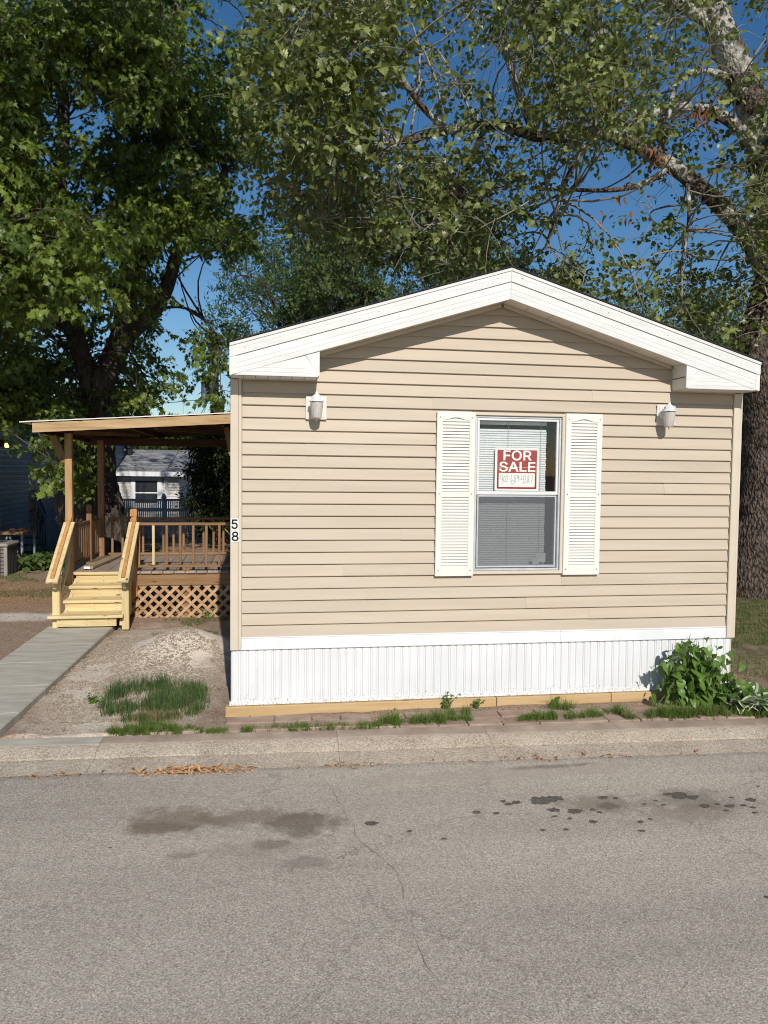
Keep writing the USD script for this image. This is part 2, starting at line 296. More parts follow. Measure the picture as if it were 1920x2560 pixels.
# road
def road_material():
    n = {'g': ('geometry', {}), 'v': ('voronoi_texture', {'scale': 190.0}), 'v2': ('voronoi_texture', {'scale': 62.0}), 'tm': ('mapping', {'scale': (.22, 1.5, 1.0)}), 'n1': ('noise_texture', {'scale': 1.0, 'detail': 6.0, 'roughness': .62}), 'n3': ('noise_texture', {'scale': 7.5, 'detail': 7.0, 'roughness': .66}), 'cv': ('voronoi_texture', {'feature': 'distance_to_edge', 'scale': .42}), 'cm': ('mapping', {}), 'ck': ('map_range', {'clamp': True, 'from_min': .0012, 'from_max': .006, 'to_min': .38, 'to_max': 0.0}), 'cd': ('vector_math', {'math_type': 'multiply_add', 'vector2': (.55, .55, 0)}), 'cx_': ('mix', {'color2': (.12, .10, .082)}), 'cg': ('map_range', {'clamp': True, 'from_min': .40, 'from_max': .50}), 'cq': ('math', {'math_type': 'multiply'}),
         'nf': ('noise_texture', {'scale': 240.0, 'detail': 3.0, 'roughness': .7}),
         'hv': ('separate_color', {}), 'r': ('rgb_ramp', {'ramp': [(0, (.24, .203, .16)), (.3, (.375, .325, .262)), (.62, (.475, .416, .34)), (.86, (.565, .503, .417)), (1, (.71, .645, .55))]}),
         'fm': ('math', {'math_type': 'multiply_add', 'value2': .55, 'value3': -.27}), 'ad': ('math', {'math_type': 'add'}),
         'lr': ('map_range', {'from_min': .3, 'from_max': .7, 'to_min': .84, 'to_max': 1.15}), 'hs': ('hsv', {}),
         'b': ('bump', {'strength': .65, 'distance': .004}), 'hb': ('math', {'math_type': 'add'}), 'p': ('principled_bsdf', {'roughness': .9, 'specular_ior_level': .2})}
    l = [('g.position', f'{k}.vector') for k in ('v', 'v2', 'n3', 'nf')] + [('g.position', 'tm.vector'), ('tm.vector', 'n1.vector')]
    l += [('v.color', 'hv.color'), ('nf.fac', 'fm.value1'), ('hv.r', 'ad.value1'), ('fm.value', 'ad.value2'), ('ad.value', 'r.fac'), ('n1.fac', 'lr.value'), ('lr.result', 'hs.value'), ('r.color', 'hs.color'),
          ('v.distance', 'hb.value1'), ('nf.fac', 'hb.value2'), ('hb.value', 'b.height'), ('b.normal', 'p.normal')]
    out = 'cx_.color'; l += [('n3.color', 'cd.vector1'), ('g.position', 'cd.vector3'), ('cd.vector', 'cv.vector'), ('cv.distance', 'ck.value'), ('n1.fac', 'cg.value'), ('ck.result', 'cq.value1'), ('cg.result', 'cq.value2'), ('cq.value', 'cx_.fac'), ('hs.color', 'cx_.color1')]
    stains = [(.49, -2.15, .21, .14, (.125, .095, .07), .85), (-.28, -1.98, .26, .17, (.20, .145, .10), .8), (-.38, -2.10, .17, .08, (.18, .13, .09), .7), (.16, -2.02, .34, .11, (.20, .15, .108), .75), (.22, -2.42, .34, .10, (.27, .215, .165), .45), (.30, -2.38, .10, .05, (.15, .12, .095), .6), (-.2, -2.45, .08, .04, (.16, .12, .1), .5), (.5, -2.62, .14, .06, (.22, .18, .145), .6),
              (2.34, -2.12, .24, .13, (.20, .165, .12), .75), (2.38, -2.16, .07, .05, (.09, .075, .06), .7), (2.95, -2.14, .24, .16, (.19, .155, .115), .7), (2.9, -2.32, .35, .12, (.24, .18, .14), .6), (2.0, -1.40, 1.1, .11, (.36, .30, .235), .6), (2.35, -1.32, .28, .035, (.10, .08, .07), .6)]
    for k, (x, y, rx, ry, c, s) in enumerate(stains):
        y = y + .14 if y < -1.6 else y; x = x + .09 if x > 1.5 and y < -1.5 else x
        a = mask(n, l, f's{k}', x, y, rx, ry, 'n3.fac', .34, 2.7)
        n[f'f{k}'] = ('math', {'math_type': 'multiply', 'value2': s * .8}); n[f'x{k}'] = ('mix', {'color2': c})
        l += [(a, f'f{k}.value1'), (f'f{k}.value', f'x{k}.fac'), (out, f'x{k}.color1')]; out = f'x{k}.color'
    l.append((out, 'p.base_color'))
    return mat('worn_asphalt', n, l)
def strip(us, profile, jit=0.0, seed=0):
    """a sheet along the street: profile [(v, z)] at each u"""
    V, F, k = [], [], len(profile)
    for u in us:
        for v, z in profile: V.append((*street(u, v), z))
    V = np.array(V)
    if jit: V[:, 2] += jit * (meshkit.fbm(V * np.array([7, 7, 0]), 4, seed) - .5)
    for a in range(len(us) - 1):
        for b in range(k - 1):
            i = a * k + b; F += [[i, i + 1, i + k], [i + 1, i + k + 1, i + k]]
    return V, np.array(F)
us = np.r_[-60, -20, -8, np.arange(-5, 8.1, .12), 12, 25, 60]
rv = [.555, .58] + list(np.arange(.66, 6.5, .12)) + [8, 11]
road = usdkit.mesh(stage, '/World/road', strip(us, [(v, -.146 if v > .57 else -.165) for v in rv], .010, 7), road_material(), smooth=True)
setd(road.GetPrim(), label='worn grey asphalt street with dark oil stains', category='road', kind='structure')

# kerb: rolled concrete in cast lengths
def kerb_material(name, c):
    n = {'g': ('geometry', {}), 'v': ('voronoi_texture', {'scale': 130.0}), 'sc': ('separate_color', {}), 'n1': ('noise_texture', {'scale': 3.0, 'detail': 6.0, 'roughness': .65}), 'ad': ('math', {'math_type': 'multiply_add', 'value2': .55}), 'ml': ('math', {'math_type': 'multiply', 'value2': .5}),
         'r': ('rgb_ramp', {'ramp': c}), 'b': ('bump', {'strength': .7, 'distance': .004}), 'p': ('principled_bsdf', {'roughness': .92, 'specular_ior_level': .15})}
    l = [('g.position', 'v.vector'), ('g.position', 'n1.vector'), ('v.color', 'sc.color'), ('sc.r', 'ml.value1'), ('n1.fac', 'ad.value1'), ('ml.value', 'ad.value3'), ('ad.value', 'r.fac'), ('r.color', 'p.base_color'), ('v.distance', 'b.height'), ('b.normal', 'p.normal')]
    return mat(name, n, l)
kerbm = kerb_material('exposed_concrete', [(.2, (.22, .175, .13)), (.5, (.43, .36, .28)), (.75, (.56, .485, .39)), (1, (.72, .66, .56))])
kerbs = surf('smooth_dusty_concrete', [(.3, (.27, .21, .16)), (.55, (.37, .295, .23)), (.75, (.45, .37, .30))], (1, 1, 1), 5, 6, .9, .15, .3, 90, .003)
greyc = surf('grey_concrete', [(.3, (.355, .33, .27)), (.55, (.455, .425, .35)), (.75, (.53, .50, .415))], (1, 4, 1), 3.0, 7, .88, .2, .25, 80, .003)
kerbj = surf('joint_dirt', [(.3, (.06, .045, .034)), (.7, (.17, .13, .10))], (1, 1, 1), 8, 5, .95, .1)
kerb = UsdGeom.Xform.Define(stage, '/World/kerb'); setd(kerb.GetPrim(), label='tan rolled concrete kerb and gutter along the street', category='kerb', kind='structure')
cuts = [-14, -7, -4.2, -2.75, -.95, .85, 2.05, 3.15, 4.35, 5.9, 8, 14]
for a, b in zip(cuts[:-1], cuts[1:]):
    uu = np.linspace(a + .0012, b - .0012, max(3, int((b - a) / .12)))
    part('/World/kerb', 'kerb_top', strip(uu, [(-.02, -.20), (0, -.079), (.008, -.073), (.14, -.077), (.155, -.082), (.157, -.2)], .006, 2), greyc if -3 < a < -1 else kerbs, 'smooth grey concrete top beside the walkway' if -3 < a < -1 else None, smooth=35)
    part('/World/kerb', 'kerb_face', strip(uu, [(.158, -.2), (.16, -.083), (.2, -.088), (.26, -.105), (.312, -.123), (.316, -.2)], .010, 4), kerbm, smooth=35)
    part('/World/kerb', 'gutter', strip(uu, [(.327, -.2), (.331, -.131), (.40, -.134), (.415, -.139), (.575, -.150), (.578, -.2)], .008, 9), kerbm, smooth=35)
    part('/World/kerb', 'joint', strip(uu, [(.31, -.16), (.314, -.137), (.329, -.137), (.333, -.16)], .004, 5), kerbj)
# oil drops on the road
V, F = [], []; k = 0; drops = []
for (x, y, r) in [(1.98, -2.02, .085), (2.06, -2.01, .07), (1.93, -2.05, .04), (1.80, -2.03, .035), (1.72, -2.0, .025), (1.74, -2.05, .03), (1.5, -2.14, .03), (1.62, -2.17, .022), (2.0, -2.17, .045), (2.13, -2.2, .055), (2.25, -2.2, .022), (2.28, -2.24, .02),
                  (1.97, -2.26, .02), (2.05, -2.31, .018), (2.18, -2.36, .03), (1.97, -2.44, .02), (1.83, -2.43, .02), (2.47, -2.41, .022), (2.55, -2.38, .018), (2.42, -2.52, .022), (2.4, -2.03, .035), (2.48, -2.05, .02),
                  (2.93, -2.08, .08), (2.99, -2.11, .055), (2.86, -2.04, .035), (2.72, -2.13, .018), (2.62, -2.17, .018), (2.74, -2.2, .018), (3.0, -2.25, .04), (3.1, -2.23, .022), (3.16, -2.27, .04), (3.26, -2.27, .028), (3.3, -2.31, .025), (3.1, -2.33, .018), (3.26, -2.39, .022), (3.36, -2.2, .042), (3.25, -2.15, .018),
                  (3.6, -2.07, .025), (3.55, -2.0, .015), (.91, -2.20, .045), (1.12, -2.33, .02), (1.3, -2.46, .02), (3.05, -3.6, .04), (2.7, -3.3, .02), (-.6, -2.3, .012), (3.6, -2.46, .018)]:
    n = 26; a = np.arange(n) * 2 * math.pi / n; rr = .82 * r * (.62 + .7 * rng.random(n))
    rr = (rr * .6 + np.roll(rr, 1) * .4)
    x, y = x + .09 * (x > 1.4), y + .135
    V += [(x, y)] + list(np.c_[x + rr * np.cos(a) * 1.15, y + rr * np.sin(a) * .8]); F += [[k, k + 1 + i, k + 1 + (i + 1) % n] for i in range(n)]; k += n + 1
V = np.array(V); zz = -.146 + .010 * (meshkit.fbm(np.c_[V, V[:, :1] * 0 - .146] * np.array([7, 7, 0]), 4, 7) - .5) + .004
def ribbon(pts, w, r, zf_):
    p = spline(pts, 60); p[:, 0] += .03 * (meshkit.fbm(np.c_[p[:, :2] * 9, p[:, 0] * 0], 3, 2) - .5) * 2; p[:, 1] += .02 * (meshkit.fbm(np.c_[p[:, :2] * 11, p[:, 0] * 0], 3, 6) - .5) * 2
    t = np.gradient(p, axis=0); n_ = np.c_[-t[:, 1], t[:, 0]]; n_ /= np.linalg.norm(n_, axis=1, keepdims=True); ww = w * (r.uniform(.25, 1.2, 60) * np.clip(meshkit.fbm(np.c_[p[:, :2] * 5, p[:, 0] * 0], 2, 9) * 5 - 1.9, .08, 1))[:, None]
    V_ = np.stack([p[:, :2] - n_ * ww, p[:, :2] + n_ * ww], 1).reshape(-1, 2); F_ = [q for i in range(59) for q in ([2 * i, 2 * i + 2, 2 * i + 1], [2 * i + 1, 2 * i + 2, 2 * i + 3])]
    return np.c_[V_, zf_(V_)], np.array(F_)
rz_ = lambda V_: -.146 + .010 * (meshkit.fbm(np.c_[V_, V_[:, :1] * 0 - .146] * np.array([7, 7, 0]), 4, 7) - .5) + .0025
solo('road_cracks', 'thin branching dark cracks in the asphalt in front of the home', 'crack', join(*[ribbon([(a, b, 0) for a, b in q], w_, rng, rz_) for q, w_ in (([(.80, -2.05), (.84, -2.35), (.96, -2.74), (.93, -3.1), (.98, -3.6), (1.02, -4.2)], .004), ([(.56, -2.66), (.44, -2.75), (.30, -2.86)], .006), ([(.84, -2.35), (.62, -2.5), (.52, -2.66)], .003), ([(-1.2, -2.7), (-.9, -2.62), (-.6, -2.66)], .003), ([(.7, -1.3), (.74, -1.7), (.80, -2.05)], .003))]), surf('crack_dirt', [(.3, (.20, .17, .135)), (.7, (.33, .285, .23))], (1, 1, 1), 20, 4, .95, .1), kind='stuff')
solo('oil_drops', 'black oil drops and spots on the street at right', 'oil stain', (np.c_[V, zz], np.array(F)), surf('oil', [(.35, (.06, .053, .045)), (.55, (.12, .105, .088)), (.7, (.27, .235, .195))], (1, 1, 1), 120, 4, .8, .2), kind='stuff')

# walkway: cast slabs
wk = UsdGeom.Xform.Define(stage, '/World/walkway'); setd(wk.GetPrim(), label='grey concrete slab walkway leading up to the porch steps', category='walkway', kind='structure')
ycut = [-.40, .09, .88, 1.71, 2.49, 3.45]
wl, wr = (lambda y: -2.49 + .045 * y), (lambda y: -1.735 + .055 * y)
for a, b in zip(ycut[:-1], ycut[1:]):
    zt = lambda y: -.08 + .02 * min(max(y, 0), 4) + .055
    a, b = a + .002, b - .002; c = .012
    lo = [(wl(a), a, -.25), (wr(a), a, -.25), (wr(b), b, -.25), (wl(b), b, -.25)]
    mid = [(wl(a), a, zt(a) - c), (wr(a), a, zt(a) - c), (wr(b), b, zt(b) - c), (wl(b), b, zt(b) - c)]
    top = [(wl(a) + c, a + .004, zt(a)), (wr(a) - c, a + .004, zt(a)), (wr(b) - c, b - .004, zt(b)), (wl(b) + c, b - .004, zt(b))]
    g = trimesh.convex.convex_hull(np.array(lo + mid + top))
    part('/World/walkway', 'slab', (np.array(g.vertices), np.array(g.faces)), greyc)

# ------------------------------------------------------------------ the mobile home
H = thing('mobile_home', 'tan vinyl sided mobile home with white trim and one shuttered front window', 'mobile home')
LEN, EAVE, RS = 16.5, 2.766, .305
zr = lambda x: 2.760 + RS * np.minimum(x, W - x)
WX0, WX1, WZ0, WZ1 = 2.10, 2.905, 1.128, 2.508      # window opening
for nm, g in (('wall', box(.012, WX0, .001, .09, 0, EAVE)), ('wall', box(WX1, W - .012, .001, .09, 0, EAVE)), ('wall', box(WX0, WX1, .001, .09, 0, WZ0)), ('wall', box(WX0, WX1, .001, .09, WZ1, EAVE)),
              ('gable_wall', prism([(.03, EAVE + .002), (W - .03, EAVE + .002), (PK, 3.46)], 'y', .001, .09))):
    part(H, nm, g, siding)
for x0, x1 in ((.023, .032), (W - .032, W - .023)):
    part(H, 'side_wall', box(x0, x1, .1, LEN, .02, EAVE - .003), siding)
def side_lap(s, za, zb):
    o = lambda y, z: (.0215 - y if s == 0 else W - .0215 + y, z)
    pr = [o(0, za + .004), o(.0225, za), o(.0245, za + .003), o(.0035, zb + .003), o(0, zb + .003)]
    return loft([(x, .072, z) for x, z in pr], [(x, LEN, z) for x, z in pr])
for s in (0, 1):
    for k in range(21): part(H, 'side_siding_board', side_lap(s, .584 + .1034 * k, .584 + .1034 * (k + 1) if k < 20 else 2.75), siding)
part(H, 'back_wall', box(.015, W - .015, LEN - .1, LEN, 0, EAVE - .003), siding)
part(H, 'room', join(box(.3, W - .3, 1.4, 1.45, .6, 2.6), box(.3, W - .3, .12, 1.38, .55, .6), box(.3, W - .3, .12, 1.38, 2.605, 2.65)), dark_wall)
PITCH_S, Z0 = .1034, .584
def lap(x0b, x1b, x0t, x1t, za, zb):
    pa = [(0, za + .004), (-.0225, za), (-.0245, za + .003), (-.0232, za + .010), (-.0035, zb + .003), (0, zb + .003)]
    def ring(xb, xt): return [(xb + (xt - xb) * min(1, max(0, (z - za) / (zb - za))), y, z) for y, z in pa]
    return loft(ring(x0b, x0t), ring(x1b, x1t))
def boards(xa, xb, za, zb, k):
    """one course, in lengths that meet at a visible lap"""
    js = [j for j in ({3: [1.15], 4: [2.93], 5: [.95], 19: [1.72], 17: [], 22: [1.02, 3.18], 20: [3.18], 21: [3.12], 8: [1.45], 12: [3.9], 1: [3.2], 24: [2.7], 15: [.62], 2: [2.6]}.get(k, [])) if xa + .1 < j < xb - .1]
    xs = [xa] + js + [xb]
    for i, (p, q) in enumerate(zip(xs[:-1], xs[1:])):
        o = .0028 * (i % 2); dz = .0011 * rng.normal(); za, zb = za + dz, zb + dz
        part(H, 'siding_board', move(lap(p, q + (.004 if i < len(xs) - 2 else 0), p, q + (.004 if i < len(xs) - 2 else 0), za, zb), (0, -o, 0)), siding)
for k in range(29):
    za, zb = Z0 + PITCH_S * k, Z0 + PITCH_S * (k + 1)
    if zb < EAVE + .04:
        if za > 1.06 and zb < 2.57 and k: boards(.092, WX0 - .022, za, zb, k); boards(WX1 + .022, W - .092, za, zb, k)
        else: boards(.092, W - .092, za, zb, k)
    else:
        lb, lt = max(.70, (za - 2.752) / RS), max(.70, (zb - 2.752) / RS)
        if lb > PK - .04: break
        lt = min(lt, PK - .01)
        js = {24: 2.7, 22: 3.18, 23: 1.6}.get(k)
        part(H, 'siding_board', lap(lb, W - lb, lt, W - lt, za, zb), siding)
for s in (0, 1):                                    # corner posts with a turned edge
    x0 = -.006 if s == 0 else W - .084
    part(H, 'corner_post', join(box(x0, x0 + .066, -.033, .07, .477, EAVE - .002, .004), box(x0 + (.067 if s == 0 else -.021) + 0, x0 + (.092 if s == 0 else .001), -.028, .0, .479, EAVE - .003, .003) if s == 0 else box(x0 + .066, x0 + .09, -.026, .07, .478, EAVE - .003, .003)), siding_post)
# skirting
part(H, 'skirting_rail', prism([(0.004, .476), (-.028, .479), (-.024, .560), (-.018, .572), (-.026, .576), (-.026, .588), (0.0005, .5895)], 'x', .088, 2.93), white_vinyl)
part(H, 'skirting_rail', prism([(0.004, .476), (-.028, .479), (-.024, .560), (-.018, .572), (-.026, .576), (-.026, .588), (0.0005, .5895)], 'x', 2.932, W - .088), white_vinyl)
def skirt(x0, w, z0, z1):
    pts, n = [], 6; q = w / n
    for i in range(n):
        x = x0 + i * q; d = .009
        pts += [(x + .003, 0), (x + .009, -d)] + ([(x + .013, -d), (x + .016, -d + .006), (x + .020, -d + .006), (x + .023, -d)] if i % 2 else []) + [(x + q - .010, -d - .001), (x + q - .004, 0)]
    pts = pts + [(x0 + w, 0), (x0 + w, .012), (x0, .012), (x0, 0)]
    return prism(Polygon(pts), 'z', z0, z1)
def skirt_material():
    n = {'g': ('geometry', {}), 's': ('separate_xyz', {}), 'n': ('noise_texture', {'scale': 70.0, 'detail': 4.0}), 'n2': ('noise_texture', {'scale': 3.0, 'detail': 5.0}), 'h': ('map_range', {'clamp': True, 'from_min': .0, 'from_max': .2, 'to_min': .545, 'to_max': .80}),
         'sub': ('math', {'math_type': 'subtract'}), 'k': ('map_range', {'clamp': True, 'from_min': 0.0, 'from_max': .06, 'to_min': 0.0, 'to_max': .75}), 'r': ('rgb_ramp', {'ramp': [(.3, (.645, .655, .66)), (.7, (.71, .72, .725))]}),
         'x': ('mix', {'color2': (.30, .25, .19)}), 'p': ('principled_bsdf', {'roughness': .4, 'specular_ior_level': .4})}
    l = [('g.position', 's.vector'), ('g.position', 'n.vector'), ('g.position', 'n2.vector'), ('s.z', 'h.value'), ('n.fac', 'sub.value1'), ('h.result', 'sub.value2'), ('sub.value', 'k.value'), ('n2.fac', 'r.fac'), ('k.result', 'x.fac'), ('r.color', 'x.color1'), ('x.color', 'p.base_color')]
    return mat('white_skirting', n, l)
skm = skirt_material()
w = (W - .03) / 11
for i in range(11): part(H, 'skirting_panel', skirt(.002 + i * w, w - .0015, .022, .484), skm)
part(H, 'skirting_track', prism([(.016, .001), (-.020, .001), (-.020, .012), (-.016, .016), (-.016, .034), (.016, .034)], 'x', -.012, W - .03), skm)
for x0, x1 in ((-.001, .0015), (W - .03, W - .0265)): part(H, 'side_skirting', box(x0, x1, .03, LEN, 0, .48), white_vinyl)
# roof edge
def slope_ext(prof, xa, xb):
    return loft([(xa, y, float(zr(xa)) + o) for y, o in prof], [(xb, y, float(zr(xb)) + o) for y, o in prof])
YF = -.257
lowp = [(-.236, 0), (YF, 0), (YF - .001, .034), (YF + .0025, .040), (YF, .046), (YF, .074), (YF + .0025, .080), (YF, .086), (YF, .141), (-.236, .141)]
upp = [(-.240, .1445), (YF - .010, .1445), (YF - .012, .19), (YF - .009, .194), (YF - .011, .199), (YF - .011, .2295), (-.240, .2295)]
drip = [(-.236, .232), (YF - .018, .232), (YF - .020, .255), (-.22, .2585)]
for xa, xb in ((-.004, PK - .001), (PK + .001, W + .006)):
    for nm, pr, mt in (('fascia_lower', lowp, white_alu), ('fascia_upper', upp, white_alu), ('drip_edge', drip, white_alu)): part(H, nm, slope_ext(pr, xa, xb), mt)
    part(H, 'roof', slope_ext([(YF - .028, .2600), (YF - .028, .2700), (LEN + .2, .2700), (LEN + .2, .2600)], xa - .012 * (xa < 1), xb + .012 * (xb > 3)), shingle_black)
    e = 0 if xa < 1 else W
    part(H, 'fascia_end', loft([(x, y, float(zr(0.0)) + o) for x, y, o in ((e - .006, YF - .006, 0), (e + .052 if e == 0 else e - .052, YF - .006, .018), (e + .052 if e == 0 else e - .052, YF - .006, .245), (e - .006, YF - .006, .23))] if e == 0 else [(x, y, 2.76 + o) for x, y, o in ((e + .008, YF - .003, 0), (e - .03, YF - .003, .01), (e - .03, YF - .003, .24), (e + .008, YF - .003, .23))],
         [(x, y, float(zr(0.0)) + o) for x, y, o in ((e - .006, -.237, 0), (e + .052 if e == 0 else e - .052, -.237, .018), (e + .052 if e == 0 else e - .052, -.237, .245), (e - .006, -.237, .23))] if e == 0 else [(x, y, 2.76 + o) for x, y, o in ((e + .008, -.237, 0), (e - .03, -.237, .01), (e - .03, -.237, .24), (e + .008, -.237, .23))]), white_alu)
    # eave gutter board along the side
    part(H, 'side_fascia', box(*((-.004, .014) if e == 0 else (W - .014, W + .006)), -.235, LEN, 2.768, 3.0), white_alu)
# soffit under the rake, in panels
for s in (0, 1):
    xs = np.arange(.698, PK - .02, .205)
    for i, xa in enumerate(xs):
        xb = min(xa + .200, PK - .004)
        a, b = (xa, xb) if s == 0 else (W - xa, W - xb)
        part(H, 'soffit_panel', loft([(a, y, float(zr(a)) + o) for y, o in ((-.234, .012), (-.002, .012), (-.002, .020), (-.234, .020))], [(b, y, float(zr(b)) + o) for y, o in ((-.234, .012), (-.002, .012), (-.002, .020), (-.234, .020))]), soffit_mat)
    a, b = (.72, PK - .012) if s == 0 else (W - .72, PK + .012)
    part(H, 'gable_channel', loft([(a, y, float(zr(a)) + o) for y, o in ((-.032, -.022), (-.0262, -.022), (-.0262, .010), (-.032, .010))], [(b, y, float(zr(b)) + o) for y, o in ((-.032, -.022), (-.0262, -.022), (-.0262, .010), (-.032, .010))]), siding_post)
# boxed eave returns
zb = 2.7655
for s in (0, 1):
    mx = (lambda x: x) if s == 0 else (lambda x: W - x)
    xi = .716 if s == 0 else W - 3.949
    top = float(zr(xi)) - .001
    f1 = [(.045, zb + .012), (xi - .115, float(zr(xi - .115)) - .007), (xi - .006, zb + .012)]
    f2 = [(xi - .112, float(zr(xi - .112)) - .006), (xi, top - .006), (xi, zb), (xi - .001, zb)]
    lw = [(.0, zb), (xi - .012, zb), (xi - .012, zb + .0115), (.03, zb + .0115)]
    for nm, p in (('return_panel', f1), ('return_corner', f2), ('return_lip', lw)):
        part(H, nm, prism([(mx(x), z) for x, z in p], 'y', YF + .003 - (.002 if nm == 'return_corner' else .001 if nm == 'return_lip' else 0), -.236), white_alu)
    for r in range(2): part(H, 'return_ridge', prism([(mx(x), z) for x, z in ((.10 + .13 * r, zb + .030 + .035 * r), (xi - .07 - .04 * r, zb + .030 + .035 * r), (xi - .07 - .04 * r, zb + .033 + .035 * r), (.11 + .13 * r, zb + .033 + .035 * r))], 'y', YF + .001, YF + .0035), white_alu)
    hz = (top - zb) / 2
    for r in range(2): part(H, 'return_side_panel', box(min(mx(xi), mx(xi - .012)), max(mx(xi), mx(xi - .012)), -.234, -.002, zb + .002 + hz * r + .002 * r, zb + hz * (r + 1) - .004 + .016 * r, .002), soffit_mat)
    n = 7; q = (xi - .02) / n
    for r in range(n): part(H, 'eave_soffit_panel', box(min(mx(.004 + q * r), mx(q * (r + 1))), max(mx(.004 + q * r), mx(q * (r + 1))), -.234, -.03, zb - .004, zb + .004, .0015), soffit_mat if s else white_alu)
    part(H, 'eave_channel', box(min(mx(.01), mx(xi)), max(mx(.01), mx(xi)), -.033, -.026, zb - .012, zb + .006), siding_post)
# screw heads on the fascia
for x, o in ((.12, .19), (.62, .185), (1.2, .19), (1.72, .19), (2.2, .205), (2.42, .205), (3.2, .19), (3.75, .185), (4.25, .18), (3.95, .02), (4.3, .03), (4.58, .05)):
    part(H, 'screw', move(lathe([(0, .003), (.0045, .002), (.005, 0)], 7), (x, YF - (.0165 if o > .14 else .0005), float(zr(x)) + o), rx=math.pi / 2), alu)

# window
wf = part(H, 'window_trim', join(box(WX0 - .024, WX1 + .024, -.035, -.003, WZ1 - .004, WZ1 + .024, .003), box(WX0 - .024, WX1 + .024, -.035, -.003, WZ0 - .024, WZ0 + .004, .003),
                            box(WX0 - .0245, WX0 + .004, -.034, -.003, WZ0 - .02, WZ1 + .02, .003), box(WX1 - .004, WX1 + .0245, -.034, -.003, WZ0 - .02, WZ1 + .02, .003)), siding_post)
def frame(x0, x1, z0, z1, y0, y1, w, wb=None):
    wb = wb or w
    return join(box(x0, x1, y0, y1, z1 - w, z1, .003), box(x0, x1, y0, y1, z0, z0 + wb, .003), box(x0 + .0005, x0 + w, y0 + .001, y1 - .001, z0 + wb, z1 - w, .003), box(x1 - w, x1 - .0005, y0 + .001, y1 - .001, z0 + wb, z1 - w, .003))
win = part(H, 'window', frame(WX0 + .006, WX1 - .006, WZ0 + .006, WZ1 - .006, -.016, .06, .018), alu)
MR = 1.815
part(win, 'upper_sash', frame(WX0 + .026, WX1 - .026, MR - .006, WZ1 - .026, -.010, .018, .020, .030), white_alu)
part(win, 'lower_sash', frame(WX0 + .026, WX1 - .026, WZ0 + .026, MR - .008, .020, .042, .020, .026), alu)
part(win, 'screen_frame', frame(WX0 + .034, WX1 - .034, WZ0 + .032, MR - .012, -.004, .008, .014), alu)
part(win, 'upper_pane', box(WX0 + .046, WX1 - .046, .003, .006, MR + .024, WZ1 - .046), glass)
part(win, 'lower_pane', box(WX0 + .046, WX1 - .046, .030, .033, WZ0 + .052, MR - .028), glass)
part(win, 'sticker', join(box(2.70, 2.79, .0262, .0275, WZ0 + .075, WZ0 + .155), box(2.665, 2.73, .0276, .0288, WZ0 + .056, WZ0 + .115)), alu, 'small grey security sticker')
part(win, 'insect_screen', box(WX0 + .048, WX1 - .048, .0015, .0025, WZ0 + .046, MR - .026), screen)
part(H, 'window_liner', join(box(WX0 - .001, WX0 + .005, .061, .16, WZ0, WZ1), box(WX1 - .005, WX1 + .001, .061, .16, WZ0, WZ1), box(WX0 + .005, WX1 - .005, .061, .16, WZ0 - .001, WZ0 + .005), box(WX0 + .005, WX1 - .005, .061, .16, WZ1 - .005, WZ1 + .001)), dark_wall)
# shutters
def shutter(x0, x1, z0, z1, lab):
    y0, y1 = -.052, -.0258; fw = .052
    s = part(H, 'shutter', join(box(x0, x0 + fw, y0, y1, z0, z1, .003), box(x1 - fw, x1, y0, y1, z0, z1, .003), box(x0 + fw, x1 - fw, y0 + .001, y1, z0, z0 + .092, .002), box(x0 + fw, x1 - fw, y0 + .001, y1, (z0 + z1) / 2 - .025, (z0 + z1) / 2 + .022, .002),
                                box(x0 + fw, x1 - fw, -.032, -.027, z0 + .09, z1 - .03)), cream, lab)
    xa, xb = x0 + fw, x1 - fw; t = np.linspace(0, 1, 17)
    arch = [(xa + (xb - xa) * q, z1 - .072 + .024 * (.5 - .5 * math.cos(2 * math.pi * q)) ** 1.2) for q in t]
    part(s, 'arched_rail', prism(arch + [(xb, z1), (xa, z1)], 'y', y0 + .001, y1), cream)
    for za, zb_ in ((z0 + .092, (z0 + z1) / 2 - .025), ((z0 + z1) / 2 + .022, z1 - .060)):
        n = 23; p = (zb_ - za) / n
        for i in range(n):
            z = za + p * i
            part(s, 'slat', loft([(xa, -.0325, z + p * .1), (xa, -.0495, z + p * .12), (xa, -.0500, z + p * .22), (xa, -.0335, z + p * 1.08)], [(xb, -.0325, z + p * .1), (xb, -.0495, z + p * .12), (xb, -.0500, z + p * .22), (xb, -.0335, z + p * 1.08)]), cream)
    for x in (x0 + .026, x1 - .026):
        for z in (z0 + .05, (z0 + z1) / 2 + .003, z1 - .05): part(s, 'screw', move(lathe([(0, .002), (.005, .0015), (.0055, 0)], 7), (x, y0, z), rx=math.pi / 2), black_iron)
shutter(1.752, 2.094, 1.092, 2.528, 'left louvred shutter'); shutter(2.927, 3.272, 1.092, 2.536, 'right louvred shutter')
